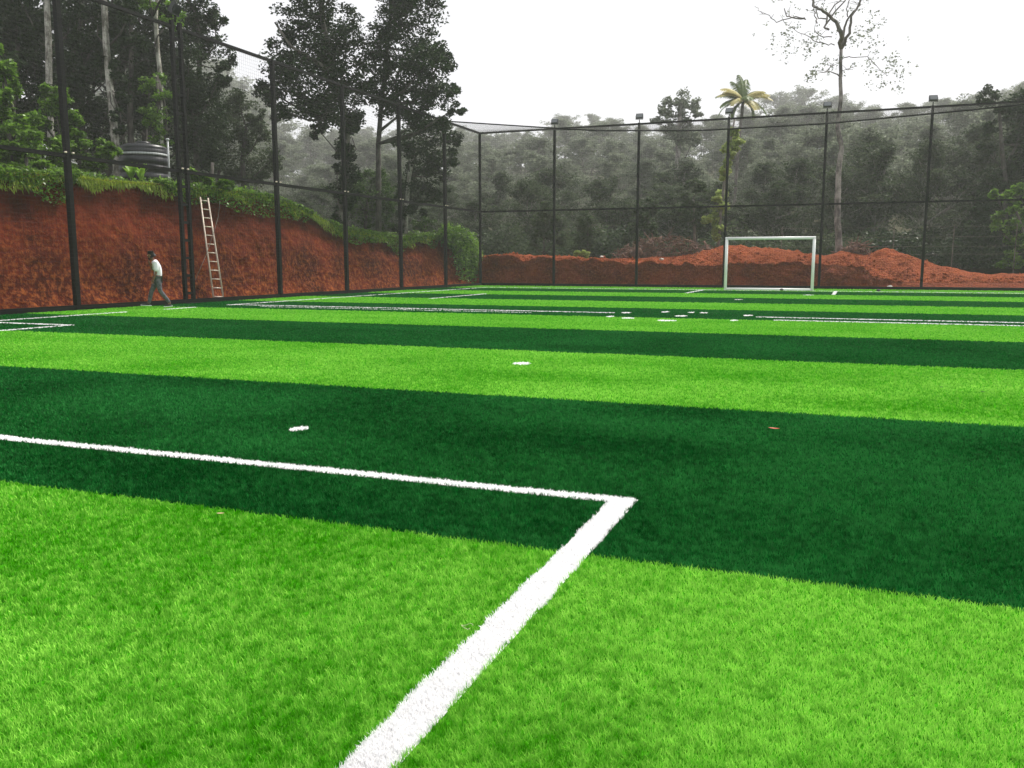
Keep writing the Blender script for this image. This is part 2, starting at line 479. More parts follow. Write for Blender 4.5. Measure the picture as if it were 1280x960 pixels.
rr = r0 * (r1 / r0) ** rs.rand(N)
az = np.radians(-72 + 104 * rs.rand(N))
X, Y = rr * np.sin(az), rr * np.cos(az)
ok = (X > -21.2) & (Y < 49.1)
X, Y = X[ok], Y[ok]
wb = wobble(X, Y)
mk = in_marks(X + wb, Y + wb * 0.8)
lt = stripe_is_light(Y + wb * 1.0)
for nm, sel, mat in (('light_turf_pile', lt & ~mk, 'turf_light'), ('dark_turf_pile', ~lt & ~mk, 'turf_dark')):
    V, Fs, v = blades(X[sel], Y[sel], rs)
    o = link(nm, fast_mesh(nm, V, Fs, v), M[mat])
    tag(o, {'light_turf_pile': 'bright green artificial grass pile of the light stripes', 'dark_turf_pile': 'deep green artificial grass pile of the dark stripes'}[nm],
        'artificial grass', kind='stuff')
# line sheets with white pile of their own
def white_obj(nm, rects, ells=()):
    m = MB()
    for x0, x1, y0, y1 in rects:
        ny = max(1, int((y1 - y0) / 2)); nx = max(1, int((x1 - x0) / 2))
        V = [(x0 + (x1 - x0) * i / nx, y0 + (y1 - y0) * j / ny, 0.004) for i in range(nx + 1) for j in range(ny + 1)]
        m.add(V, [(i * (ny + 1) + j, (i + 1) * (ny + 1) + j, (i + 1) * (ny + 1) + j + 1, i * (ny + 1) + j + 1) for i in range(nx) for j in range(ny)])
    for cx, cy, rx, ry in ells:
        V = [(cx + rx * math.cos(t * math.pi / 10), cy + ry * math.sin(t * math.pi / 10), 0.004) for t in range(20)]
        m.add(V, [tuple(range(20))])
    nv = len(m.v)
    # pile
    Xs, Ys = [], []
    for x0, x1, y0, y1 in rects:
        seg = 0.5
        for yy in np.arange(y0, y1, seg):
            for xx in np.arange(x0, x1, seg):
                xa, xb, ya, yb = xx, min(xx + seg, x1), yy, min(yy + seg, y1)
                d = max(1.8, math.hypot((xa + xb) / 2, (ya + yb) / 2))
                if abs(math.degrees(math.atan2((xa + xb) / 2, max((ya + yb) / 2, 1e-3))) + 20) > 52 or (ya + yb) / 2 < 0.5: continue
                k = int((xb - xa) * (yb - ya) * min(90000, (400000 if d < 12 else 1100000) / d ** 2)) + 1
                Xs.append(xa + rs.rand(k) * (xb - xa)); Ys.append(ya + rs.rand(k) * (yb - ya))
    for cx, cy, rx, ry in ells:
        d = max(1.8, math.hypot(cx, cy))
        k = int(4 * rx * ry * min(50000, 260000 / d ** 2)) + 30
        a = rs.rand(k) * 6.283; q = np.sqrt(rs.rand(k))
        Xs.append(cx + rx * q * np.cos(a)); Ys.append(cy + ry * q * np.sin(a))
    Vp, Fp, v = blades_w(np.concatenate(Xs), np.concatenate(Ys))
    Vall = np.concatenate([np.array(m.v, np.float32), Vp])
    f4 = [np.array([f]) for f in m.f if len(f) == 20]
    fq = [f for f in m.f if len(f) == 4]
    fl = ([np.array(fq)] if fq else []) + f4 + [f + nv for f in Fp]
    o = link(nm, fast_mesh(nm, Vall, fl, np.concatenate([np.full(nv, 0.5), v])), M['turf_white'])
    tag(o, kind='structure')
def blades_w(X, Y):
    wb = wobble(X, Y)
    return blades(X - wb, Y - wb * 0.8, rs, 0.85, 1.25)
for nm, rects in groups.items():
    white_obj(nm, rects)
for i, s in enumerate(SPOTS):
    white_obj('pitch_mark' if i > 1 else 'penalty_mark', [], [s])

# ------------------------------------------------------------------ left bank and back bank
def grid_mesh(name, P, m, smooth_=True):
    a, b, _ = P.shape
    idx = np.arange(a * b).reshape(a, b)
    Fq = np.stack([idx[:-1, :-1], idx[1:, :-1], idx[1:, 1:], idx[:-1, 1:]], -1).reshape(-1, 4)
    return link(name, fast_mesh(name, P.reshape(-1, 3), [Fq], smooth=smooth_), m)
ys = np.arange(2, 52.2, 0.1)
ts = np.linspace(0, 1, 60)
YY, TT = np.meshgrid(ys, ts, indexing='ij')
top = topL(YY)
ZZ = TT * top
XX = BX + 0.15 - 0.65 * TT - (0.40 * fbm(YY * 0.5, ZZ * 0.4, 1.0, 5) + 0.20 * fbm(YY * 3.2, ZZ * 3.0, 5.0, 4)) * (1 - smooth(.86, 1, TT)) - 0.12 * np.sin(np.pi * np.clip((TT - .55) / .45, 0, 1))
foot = np.clip(1 - ZZ / 0.8, 0, 1)
XX = XX + 0.30 * foot ** 2 * (0.4 + vnoise(YY * 1.3, 0 * YY))
turn = smooth(49, 51.8, YY)                       # the bank end rounds off behind the corner post
XX = XX - 1.6 * turn * TT
P = np.stack([XX, YY, ZZ - 0.05], -1)
tag(grid_mesh('earth_cutting', P, M['bank']), kind='structure')
# plateau behind it
xs = np.concatenate([np.linspace(0, 6, 16), np.linspace(7, 130, 40)])
ys2 = np.concatenate([np.arange(-5, 52.2, 0.5), np.arange(53, 70, 1.0)])
AA, BB = np.meshgrid(xs, ys2, indexing='ij')
XX = BX - 0.42 - AA - 1.6 * smooth(49, 51.8, BB)
ZZ = np.where(AA <= 0.01, topL(BB) - 0.12, np.maximum(topL(np.minimum(BB, 50.5)) * 0 + ground_h(XX, BB), 0) + 0.25 * fbm(XX * 0.4, BB * 0.4) * np.minimum(AA, 1))
tag(grid_mesh('upper_ground', np.stack([XX, BB, ZZ], -1), M['floor']), kind='structure')
# spoil bank behind the back fence
xs = np.arange(-24.5, 26, 0.12)
vsr = np.concatenate([np.linspace(0, 1, 26), 1 + np.linspace(0.03, 1, 34), 2 + np.linspace(0.05, 1, 16)])
XX, VV = np.meshgrid(xs, vsr, indexing='ij')
lipz = np.interp(XX, _lp[:, 0], _lp[:, 2]); crz = np.interp(XX, _cp[:, 0], _cp[:, 2])
lipz = lipz + (0.55 * fbm(XX * 0.9, 0 * XX, 9.0, 5) + 0.12 * (vnoise(XX * 5, 0 * XX + 3) - .5)) * np.clip((lipz - .4) * 2, 0, 1)
f = np.clip(VV, 0, 1); b_ = np.clip(VV - 1, 0, 1); c_ = np.clip(VV - 2, 0, 1)
steep = np.interp(XX, [4.0, 6.0], [0, 1])      # right of the lip the front is a long slope instead of a cut
YY = 50.1 + (0.65 + 0.8 * steep) * f + (YC - 50.75) * b_ * 1.0 - 0.8 * steep * b_ + 5 * c_
ZZ = lipz * f ** (1.0) + (crz - lipz) * smooth(0, 1, b_) 
ZZ = ZZ * (1 - smooth(0, 1, c_)) + 0.5 * smooth(0, 1, c_)
lump = 0.5 * fbm(XX * 1.1, YY * 1.1 + ZZ, 2.0, 5) + 0.20 * fbm(XX * 3.3, YY * 3.3, ZZ * 3, 3)
ZZ = ZZ + lump * np.clip(b_ * 6, 0, 1) * (1 - c_) * np.where(crz > 1.9, 1.2, 0.7)
YY = YY + (0.7 * fbm(XX * 0.9, ZZ * 1.4, 3, 4) + 0.35 * fbm(XX * 3, ZZ * 3, 8, 3)) * np.sin(np.pi * np.clip(f, 0.05, 1) * 0.9)
_P = np.stack([XX, YY, ZZ - 0.04], -1)
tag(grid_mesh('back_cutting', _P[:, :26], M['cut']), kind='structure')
tag(grid_mesh('spoil_heap', _P[:, 25:], M['spoil']), kind='structure')
_rs = np.random.RandomState(77)                      # loose clods of the heap
_n = 5200
_i = _rs.randint(0, len(xs), _n); _j = 25 + (np.abs(_rs.randn(_n)) * 12).astype(int) % 34
_c = _P[_i, _j]; _r = (0.03 + 0.09 * _rs.rand(_n) ** 3)[:, None, None]
_o = np.array([[1, 0, 0], [-1, 0, 0], [0, 1, 0], [0, -1, 0], [0, 0, 1], [0, 0, -1]], float)[None] * (0.7 + 0.6 * _rs.rand(_n, 6, 1))
_V = (_c[:, None] + _o * _r + _rs.randn(_n, 6, 3) * _r * .2).reshape(-1, 3)
_F = np.array([[0, 2, 4], [2, 1, 4], [1, 3, 4], [3, 0, 4], [2, 0, 5], [1, 2, 5], [3, 1, 5], [0, 3, 5]])
_F = (np.arange(_n)[:, None, None] * 6 + _F[None]).reshape(-1, 3)
tag(link('soil_clods', fast_mesh('soil_clods', _V, [_F]), M['spoil']), 'loose crumbly clods of orange soil strewn over the spoil heap', 'soil', kind='stuff')
# hill under the plantation
xs = np.linspace(-420, 220, 100); ys3 = np.concatenate([np.linspace(57.5, 80, 14), np.linspace(84, 400, 50)])
XX, YY = np.meshgrid(xs, ys3, indexing='ij')
ZZ = ground_h(XX * 0 - 10, YY) - 0.1 + 0.5 * fbm(XX * 0.1, YY * 0.1)
tag(grid_mesh('hill', np.stack([XX, YY, ZZ], -1), M['floor']), kind='structure')

# ------------------------------------------------------------------ foliage helpers
def leaf_mesh(C, size, rs, up=0.5, aspect=0.5, droop=0.25, name='leaves'):
    n = len(C)
    d = rs.randn(n, 3); d[:, 2] = d[:, 2] * 0.5 - droop
    d /= np.linalg.norm(d, axis=1)[:, None]
    nrm = rs.randn(n, 3) * (1 - up) + np.array([0, 0, 1.0]) * up * 1.5
    s = np.cross(d, nrm); s /= np.linalg.norm(s, axis=1)[:, None] + 1e-9
    L = (size * (0.6 + 0.8 * rs.rand(n)))[:, None] if np.ndim(size) == 0 else (size * (0.6 + 0.8 * rs.rand(n)))[:, None]
    V = np.empty((n, 4, 3), np.float32)
    nn = np.cross(s, d)
    V[:, 0] = C - d * L * 0.5
    V[:, 1] = C + s * L * aspect * 0.5 + nn * L * 0.08
    V[:, 2] = C + d * L * 0.5 - nn * L * 0.06
    V[:, 3] = C - s * L * aspect * 0.5 + nn * L * 0.08
    Fq = np.arange(n)[:, None] * 4 + np.array([[0, 1, 2, 3]])
    v = np.clip(rs.rand(n) * 0.8 + 0.2 * vnoise(C[:, 0] * 0.8, C[:, 1] * 0.8, C[:, 2] * 0.8), 0, 1)
    return fast_mesh(name, V.reshape(-1, 3), [Fq], np.repeat(v, 4))
def clumps(centers, rad, per, rs, flat=0.8):
    centers = np.asarray(centers, float)
    C = np.repeat(centers, per, axis=0)
    R = np.repeat(np.asarray(rad, float), per)[:, None]
    d = rs.randn(len(C), 3); d /= np.linalg.norm(d, axis=1)[:, None]
    d *= (rs.rand(len(C)) ** 0.45)[:, None]
    d[:, 2] *= flat
    return C + d * R

def grown_tree(seed, h, tr, crown0, spread, limbs, per, leaf, clump, fork=0.0):
    """returns (branch MB, leaf centres) for a tree whose base is at the origin"""
    r = random.Random(seed); rs = np.random.RandomState(seed)
    m = MB(); tips = []
    n = 9
    path = []
    x = y = 0.0
    for i in range(n + 1):
        t = i / n
        path.append(np.array([x, y, h * 0.92 * t - 0.3 * (i == 0)]))
        x += r.gauss(0, 0.020 * h); y += r.gauss(0, 0.020 * h)
    m.tube(path, [tr * (1 - 0.82 * i / n) * (1.35 if i == 0 else 1) for i in range(n + 1)], 8)
    for k in range(limbs):
        t = crown0 + (0.97 - crown0) * (k + r.random()) / limbs
        i = min(int(t * n), n - 1)
        p0 = path[i] + (path[i + 1] - path[i]) * (t * n - i)
        a = r.random() * 6.283
        prof = math.sin(math.pi * min(1, 0.22 + 0.78 * (t - crown0) / (1 - crown0)) ** 0.8) * 0.85 + 0.2
        L = spread * prof * (0.7 + 0.6 * r.random())
        el = 0.35 + 0.5 * r.random() + 0.4 * (t - crown0)
        d = np.array([math.cos(a) * math.cos(el), math.sin(a) * math.cos(el), math.sin(el)])
        P = [p0]
        for j in range(4):
            d = d + np.array([r.gauss(0, .16), r.gauss(0, .16), r.gauss(0.02, .12)]); d /= np.linalg.norm(d)
            P.append(P[-1] + d * L / 4)
        rr_ = max(0.04, tr * (1 - 0.75 * t) * 0.62)
        m.tube(P, [rr_, rr_ * .75, rr_ * .55, rr_ * .35, rr_ * .15], 5)
        tips.append((P[-1], 1.0)); tips.append((P[3], 0.9))
        for j in range(4):
            q = P[1 + r.randrange(4)]
            e = d + np.array([r.gauss(0, .7), r.gauss(0, .7), r.gauss(0.1, .4)]); e /= np.linalg.norm(e)
            q2 = q + e * L * (0.25 + 0.3 * r.random())
            m.tube([q, (q + q2) / 2 + np.array([0, 0, .08]), q2], [rr_ * .35, rr_ * .22, rr_ * .08], 4)
            tips.append((q2, 0.85)); 
            if r.random() < 0.5: tips.append(((q + q2) / 2, 0.7))
    tips.append((path[-1], 1.1))
    C = np.array([t[0] for t in tips]); R = np.array([t[1] for t in tips]) * clump
    keep = rs.rand(len(C)) > 0.12
    L = clumps(C[keep], R[keep], per, rs, 0.6)
    return m, L, leaf, rs

def make_tree(name, label, cat, group, seed, h, tr, crown0, spread, limbs, per, leaf, clump, mb, ml, loc, rz=0, up=0.4):
    m, L, lf, rs_ = grown_tree(seed, h, tr, crown0, spread, limbs, per, leaf, clump)
    root = empty(name, loc, rz)
    tag(root, label, cat, group)
    m.build('trunk', mb, root, True)
    link('crown', leaf_mesh(L, lf, rs_, up, name='crown'), ml, root)
    return root
def dup(root, loc, rz, sc=1.0, label=None, group=None):
    r = root.copy(); COL.objects.link(r); r.location = loc; r.rotation_euler = (0, 0, rz); r.scale = (sc, sc, sc * 1.0)
    if label: r['label'] = label
    if group: r['group'] = group
    for ch in list(root.children):
        c = ch.copy(); COL.objects.link(c); c.parent = r
        for g2 in ch.children:
            d = g2.copy(); COL.objects.link(d); d.parent = c
    return r

# ------------------------------------------------------------------ plantation beyond the back fence
PG = 'misty plantation trees beyond the fences'
PL = 'thin grey-green plantation tree fading into mist beyond the fence'
HP = [14, 15.5, 13, 16.5, 14.5, 12.5, 15, 13.5, 12.5, 14.5]
protos = []
for k in range(10):
    near = k >= 7
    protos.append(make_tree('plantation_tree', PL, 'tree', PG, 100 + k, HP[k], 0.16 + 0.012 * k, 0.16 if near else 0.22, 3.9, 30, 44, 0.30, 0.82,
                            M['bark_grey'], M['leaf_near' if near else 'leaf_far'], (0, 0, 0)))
spots = []
pr = random.Random(5)
for row, Yr in enumerate([67, 72, 80, 91, 108, 138, 185, 250, 340]):
    x = -0.95 * Yr - 4
    sp = 4.0 + 0.021 * (Yr - 60)
    while x < 0.30 * Yr + 4:
        spots.append((x + pr.gauss(0, 0.8), Yr + pr.gauss(0, 1.3), row))
        x += sp * (0.8 + 0.4 * pr.random())
used = set(); rown = {}
rank = ['front row of the wood', 'second row of the wood', 'third row of the wood', 'middle of the wood', 'middle of the wood', 'rising ground behind', 'lower hillside', 'misty hillside', 'far misty hilltop']
for (x, y, row) in spots:
    z = float(ground_h(-10, y)) - 0.2
    d = np.dot(np.array([x, y, 0]), Fv)
    ppx = 640 + FPX * np.dot(np.array([x, y, 0]), Rv) / d
    sky_px = np.interp(ppx, [0, 260, 320, 350, 450, 580, 640, 700, 760, 820, 880, 940, 990, 1060, 1120, 1180, 1230, 1280, 1400],
                            [60, 80, 125, 165, 165, 165, 168, 158, 150, 165, 152, 132, 122, 136, 140, 136, 122, 108, 100])
    low = np.interp(ppx, [300, 600, 900, 1100, 1280], [250, 250, 238, 195, 165]) 
    t = [0.0, 0.12, 0.24, 0.38, 0.54, 0.72, 0.86, 0.95, 1.0][row]
    top_px = low * (1 - t) + sky_px * t + pr.gauss(0, 9) * (1 if row < 6 else 0.7)
    hgt = max(4.0, (328 - top_px) / FPX * d + CH - z)
    k = 7 + pr.randrange(3) if row < 3 else pr.randrange(7)
    sc = hgt / HP[k]
    side = 'left' if ppx < 600 else 'left of the goal' if ppx < 860 else 'behind the goal' if ppx < 1040 else 'at the right'
    rown[row] = rown.get(row, 0) + 1
    lab = 'grey-green plantation tree, %s from the left in the %s row back, %s' % (ordinal(rown[row]), ordinal(row + 1), {'left': 'behind the dark pair'}.get(side, side))
    if k not in used:
        protos[k].location = (x, y, z); protos[k].scale = (max(sc, .6), max(sc, .6), sc); used.add(k); protos[k]['label'] = lab
    else:
        o = dup(protos[k], (x, y, z), pr.random() * 6.28, sc, lab)
        wsc = max(sc, .62) * (1 + row * .07); o.scale = (wsc, wsc, sc)
print('plantation trees', len(spots))

# undergrowth shrubs along the forest edge
def make_bush(name, label, cat, group, seed, w, h, nl, leaf, ml, loc, up=0.4):
    rs_ = np.random.RandomState(seed)
    root = empty(name, loc)
    tag(root, label, cat, group)
    m = MB(); C = []
    for k in range(9):
        a = rs_.rand() * 6.283; r_ = w * (0.2 + 0.8 * rs_.rand()); zz = h * (0.35 + 0.65 * rs_.rand())
        tip = np.array([r_ * math.cos(a), r_ * math.sin(a), zz])
        m.tube([(0, 0, -0.1), tip * 0.5 + np.array([0, 0, zz * 0.15]), tip], [0.03, 0.02, 0.008], 5)
        C.append(tip); C.append(tip * 0.6)
    m.build('stem', M['bark_dark'], root)
    L = clumps(C, [0.42 * min(w, h) + 0.15] * len(C), nl // len(C), rs_, 0.8)
    L[:, 2] = np.abs(L[:, 2])
    link('foliage', leaf_mesh(L, leaf, rs_, up, 0.5, 0.2, 'foliage'), ml, root)
    return root
UB = [make_bush('undergrowth_bush', 'dark leafy undergrowth bush at the foot of the plantation', 'bush', 'undergrowth bushes along the plantation edge',
                300 + k, 1.6, 2.0 + 0.5 * k, 1500, 0.24, M['leaf_mid' if k != 1 else 'leaf_dark'], (0, 0, 0)) for k in range(3)]
first = [True] * 3
for row, Yr in enumerate((62.5, 65, 69.5, 76)):
    x = -58.0; bn = 0
    while x < 24:
        bn += 1
        k = pr.randrange(3)
        yy = Yr + pr.gauss(0, 0.7)
        loc = (x, yy, float(ground_h(-10, yy)) - 0.15)
        s_ = 0.75 + 0.6 * pr.random()
        if first[k]:
            UB[k].location = loc; first[k] = False; UB[k]['label'] = '%s undergrowth bush, %s from the left in the %s row along the plantation foot' % (['dark leafy', 'blackish', 'tall leafy'][k], ordinal(bn), ordinal(row + 1))
        else:
            dup(UB[k], loc, pr.random() * 6.28, s_, '%s undergrowth bush, %s from the left in the %s row along the plantation foot' % (['dark leafy', 'blackish', 'tall leafy'][k], ordinal(bn), ordinal(row + 1)))
        x += 2.2 + 1.2 * pr.random()

# ------------------------------------------------------------------ trees traced by hand: real distance, real size, full depth
def traced(name, label, cat, depth, trunks, lobes, mb, ml, leaf, dens=1.0, group=None, up=0.35, aspect=0.55, seed=0, base_px=None, ptrunk='trunk', pcrown='crown', droop=0.25, flat=1.0, extra=None):
    """trunks: [(list of picture points with radius px)], lobes: [(px,py,r px)] all at the given distance"""
    rs_ = np.random.RandomState(seed + 17)
    b = at_depth(base_px[0], base_px[1], depth)
    zb = float(ground_h(b[0], b[1]))
    base = np.array([b[0], b[1], zb])
    root = empty(name, base)
    tag(root, label, cat, group)
    m = MB()
    s = depth / FPX
    lob3 = []
    for (px, py, r) in lobes:
        p = at_depth(px, py, depth) + Fv * rs_.randn() * r * s * 0.6
        lob3.append((p - base, r * s))
    for T in trunks:
        P, R = [], []
        w = 0.0
        for i, (px, py, r) in enumerate(T):
            p = at_depth(px, py, depth) - base + Fv * w
            w += rs_.randn() * 0.12
            P.append(p); R.append(r * s)
        if P[0][2] < 1.2 or T is trunks[0]:
            P[0] = np.array([P[0][0], P[0][1], min(P[0][2], -0.25)])
        m.tube(P, R, 8)
    m.build(ptrunk, mb, root, True)
    m = MB(); nlimb = 0; limbs_ = []
    # limbs reach from the main stem to each lobe
    main = trunks[0]
    MP = [at_depth(px, py, depth) - base for px, py, _ in main]
    for p, r in lob3:
        c = min(MP[max(0, len(MP) // 2 - 1):], key=lambda q: np.linalg.norm(q - p) + (3 if q[2] > p[2] else 0))
        if np.linalg.norm(p - c) < 0.3: continue
        mid = (p + c) / 2 + np.array([rs_.randn() * .15, rs_.randn() * .15, -0.08 * np.linalg.norm(p - c)])
        rr_ = min(0.09, 0.02 * np.linalg.norm(p - c) + 0.012)
        m.tube([c, mid, p], [rr_, rr_ * .7, rr_ * .3], 5); nlimb += 1
        limbs_.append(([c, mid, p], [rr_, rr_ * .7, rr_ * .3]))
    if nlimb < 4:
        for a_, b_2 in limbs_: MB().tube(a_, b_2, 5).build('branch' if ptrunk == 'trunk' else 'twig', M['bark_dark'], root, True)
    else: m.build('branches' if ptrunk == 'trunk' else 'twigs', M['bark_dark'], root, True)
    Cs, Rs = [], []
    for p, r in lob3:
        k = max(5, int(14 * (r / 0.8) ** 1.3))
        d = rs_.randn(k, 3); d /= np.linalg.norm(d, axis=1)[:, None]; d *= (rs_.rand(k) ** 0.35)[:, None]
        for q in d:
            Cs.append(p + q * r * 1.0); Rs.append(min(0.6, 0.5 * r) * (0.6 + 0.6 * rs_.rand()) + 0.05)
    per = max(6, int(58 * dens))
    L = clumps(Cs, Rs, per, rs_, 0.75 * flat)
    link(pcrown, leaf_mesh(L, leaf, rs_, up, aspect, droop, pcrown), ml, root)
    return root

TG = 'dark trees standing on the earth bank'
traced('broadleaf_tree', 'tall dark tree with broad ragged crown, left one of the pair on the bank', 'tree', 44,
       [[(424, 300, 7), (428, 250, 6.5), (431, 200, 6), (430, 150, 5), (415, 90, 4), (400, 20, 3), (395, -40, 2)], [(430, 160, 3), (380, 120, 2), (345, 110, 1)], [(415, 90, 3), (365, 60, 2), (345, 30, 1)]],
       [(392, -10, 30), (405, 15, 32), (370, 20, 22), (425, 40, 28), (350, 45, 16), (395, 60, 36), (350, 78, 26), (425, 85, 30), (372, 100, 34), (340, 118, 20), (410, 115, 34),
        (445, 112, 18), (380, 135, 24), (352, 140, 14), (410, 145, 22), (440, 140, 16), (398, 162, 12), (437, 165, 13), (430, 175, 14), (436, 192, 13), (424, 205, 12), (438, 222, 13), (425, 238, 13), (436, 252, 13), (424, 262, 12), (418, 280, 10), (380, -50, 34), (420, -40, 30)],
       M['bark_mid'], M['leaf_dark'], 0.17, 1.35, base_px=(424, 285), seed=1)
traced('broadleaf_tree', 'tall dark tree with slim forked trunk, right of the pair on the bank', 'tree', 46,
       [[(473, 300, 4), (473, 230, 3.5), (472, 180, 3.2), (475, 130, 3), (482, 60, 2.6), (486, 10, 2), (488, -40, 1.4)], [(472, 166, 2.2), (486, 156, 1.8), (505, 140, 1.2)]],
       [(498, -10, 30), (535, -5, 24), (485, 28, 20), (520, 25, 30), (475, 55, 22), (510, 62, 34), (545, 55, 18), (465, 85, 22), (500, 98, 30), (535, 92, 28), (560, 80, 13),
        (480, 122, 22), (515, 128, 28), (548, 122, 24), (567, 110, 10), (570, 138, 10), (545, 148, 14), (520, 150, 18), (460, 112, 16), (510, -50, 34)],
       M['bark_dark'], M['leaf_dark'], 0.17, 1.35, base_px=(473, 285), seed=2)
traced('small_tree', 'small bushy tree on a pale stem below the right one of the dark pair', 'tree', 50,
       [[(507, 290, 3), (508, 262, 3), (512, 220, 2.6), (520, 180, 2)]],
       [(525, 162, 18), (548, 165, 16), (565, 175, 12), (515, 190, 18), (545, 192, 20), (565, 195, 12), (520, 215, 20), (548, 218, 16), (510, 240, 18), (532, 243, 16), (552, 238, 9), (505, 265, 13), (525, 262, 9), (497, 285, 9)],
       M['bark_pale'], M['leaf_dark'], 0.17, 1.3, base_px=(507, 290), seed=3)
traced('creeper_bush', 'round creeper-smothered bush with yellow-green rim between the trunks on the left bank', 'bush', 47,
       [[(455, 292, 2), (458, 262, 2), (460, 240, 1.5)]],
       [(452, 222, 12), (470, 220, 12), (445, 240, 18), (470, 240, 18), (482, 235, 10), (448, 262, 18), (472, 262, 18), (485, 258, 10), (455, 280, 14), (478, 280, 12)],
       M['bark_dark'], M['leaf_green'], 0.15, 1.0, base_px=(455, 285), seed=4, ptrunk='stem', pcrown='foliage', up=0.6)
traced('weedy_shrub', 'low weedy shrub on the bank top beside the pale trunk', 'bush', 52,
       [[(530, 294, 1.2), (531, 280, 1)]], [(530, 272, 8), (520, 280, 8), (538, 283, 8), (528, 285, 8)],
       M['bark_dark'], M['leaf_green'], 0.13, 1.0, base_px=(530, 290), seed=5, ptrunk='stem', pcrown='foliage', up=0.6)
# forest on the upper ground at the left
traced('forest_tree', 'slim dark forest tree with a mottled white trunk near the black tank', 'tree', 38,
       [[(147, 218, 4.8), (143, 170, 4.6), (137, 110, 4.3), (134, 60, 4), (133, 10, 3.6), (132, -60, 3)]],
       [(140, 40, 8), (150, 60, 9), (146, 90, 10), (152, 120, 10), (130, 75, 8), (150, 145, 9), (152, 165, 8), (125, -30, 30), (155, -50, 30), (115, 10, 16), (165, 15, 16), (168, 50, 14)],
       M['bark_pale'], M['leaf_dark'], 0.17, 0.8, base_px=(147, 215), seed=6)
traced('forest_tree', 'forest tree with a thin curved white trunk whose lower half is wrapped in creepers', 'tree', 39,
       [[(200, 215, 3), (198, 150, 3), (197, 95, 2.8), (193, 60, 2.7), (191, 20, 2.6), (195, -50, 2)]],
       [(195, 95, 8), (190, 110, 12), (200, 125, 14), (192, 145, 15), (205, 150, 13), (195, 168, 13), (205, 175, 10), (175, -40, 28), (215, -40, 28), (185, 5, 14), (212, 20, 16)],
       M['bark_pale'], M['leaf_vine'], 0.15, 0.7, base_px=(200, 212), seed=7)
traced('forest_tree', 'forest tree with a straight pale grey trunk behind the leftmost fence post', 'tree', 38,
       [[(66, 215, 4.2), (65, 130, 4), (63, 60, 3.8), (62, 0, 3.4), (60, -60, 2.6)]],
       [(50, -30, 30), (85, -40, 30), (30, 5, 18), (95, 15, 20), (40, 40, 16), (88, 45, 16), (66, 120, 12), (60, 135, 14)],
       M['bark_pale'], M['leaf_dark'], 0.17, 0.9, base_px=(66, 212), seed=8)
LB = [
 ('dark forest tree filling the top left corner of the wood', 42, (20, 215), [(15, 20, 26), (40, 60, 24), (10, 80, 26), (50, 20, 22), (35, 100, 20), (75, 80, 20), (90, 110, 18), (60, 150, 20), (30, 140, 22)]),
 ('dark forest tree between the two mottled white trunks', 44, (165, 215), [(165, 60, 24), (175, 20, 26), (150, 20, 18), (170, 100, 24), (160, 140, 20), (178, 135, 18), (120, 60, 20), (118, 100, 18), (110, 140, 18), (120, 170, 14)]),
 ('dark forest tree behind the lattice mast with its crown edge against the sky', 45, (245, 220), [(225, 10, 24), (250, 10, 22), (270, 25, 14), (235, 50, 26), (265, 55, 20), (285, 75, 10), (280, 100, 14), (250, 95, 26), (225, 95, 18), (262, 125, 24), (235, 135, 24), (245, 170, 26), (270, 165, 22), (225, 180, 16), (260, 195, 18), (255, -30, 22), (225, -40, 26)]),
 ('grey-green forest tree right of the lattice mast, lower than its neighbours', 52, (305, 232), [(300, 130, 14), (318, 145, 14), (290, 155, 20), (312, 165, 20), (330, 170, 12), (295, 190, 22), (320, 195, 20), (338, 200, 12), (290, 215, 14), (315, 220, 14)]),
 ('dark forest tree between the leftmost fence post and the first white trunk', 46, (105, 215), [(100, 30, 22), (110, 75, 20), (90, 60, 20), (95, 110, 22), (105, 150, 20), (85, 165, 16), (115, -20, 28), (75, 130, 16), (205, 70, 20), (200, 30, 22)]),
]
for i, (lab, dep, bp_, lob) in enumerate(LB):
    traced('forest_tree', lab, 'tree', dep, [[(bp_[0], bp_[1], 4), (bp_[0] - 2, 150, 3.5), (bp_[0] + 2, 80, 3), (bp_[0], 20, 2.4)] if i != 3 else [(305, 232, 3.5), (303, 200, 3), (308, 160, 2)]],
           lob, M['bark_dark'], M['leaf_dark' if i != 3 else 'leaf_mid'], 0.17, 1.25, base_px=bp_, seed=20 + i)
# creeper thickets lit on top
VB = [
 ('bright green creeper thicket at the very left edge above the red bank', 31, (15, 225), [(3, 85, 14), (5, 105, 18), (0, 130, 20), (15, 140, 20), (25, 160, 22), (5, 170, 24), (45, 180, 20), (20, 190, 22), (62, 190, 18), (0, 60, 10), (40, 200, 18), (5, 205, 18), (12, 120, 14), (35, 172, 14)]),
 ('creeper-covered hump behind the leftmost fence post', 34, (80, 225), [(58, 122, 12), (78, 130, 14), (70, 145, 18), (88, 155, 16), (62, 160, 16), (78, 175, 20), (95, 180, 16), (60, 198, 16), (85, 200, 16)]),
 ('low leafy thicket between the leftmost fence post and the black tank', 34, (120, 225), [(105, 180, 14), (125, 185, 12), (110, 200, 14), (135, 200, 12), (95, 208, 12), (120, 210, 10), (142, 190, 9)]),
 ('weedy leafy thicket on the bank top just right of the lattice mast', 33, (262, 232), [(250, 224, 7), (262, 226, 6), (275, 228, 6), (288, 232, 5), (244, 218, 5)]),
 ('low leafy thicket on the bank top below the bright creepers at the left edge', 30, (30, 218), [(10, 208, 10), (30, 208, 11), (50, 210, 9), (66, 212, 8), (88, 214, 7)]),
]
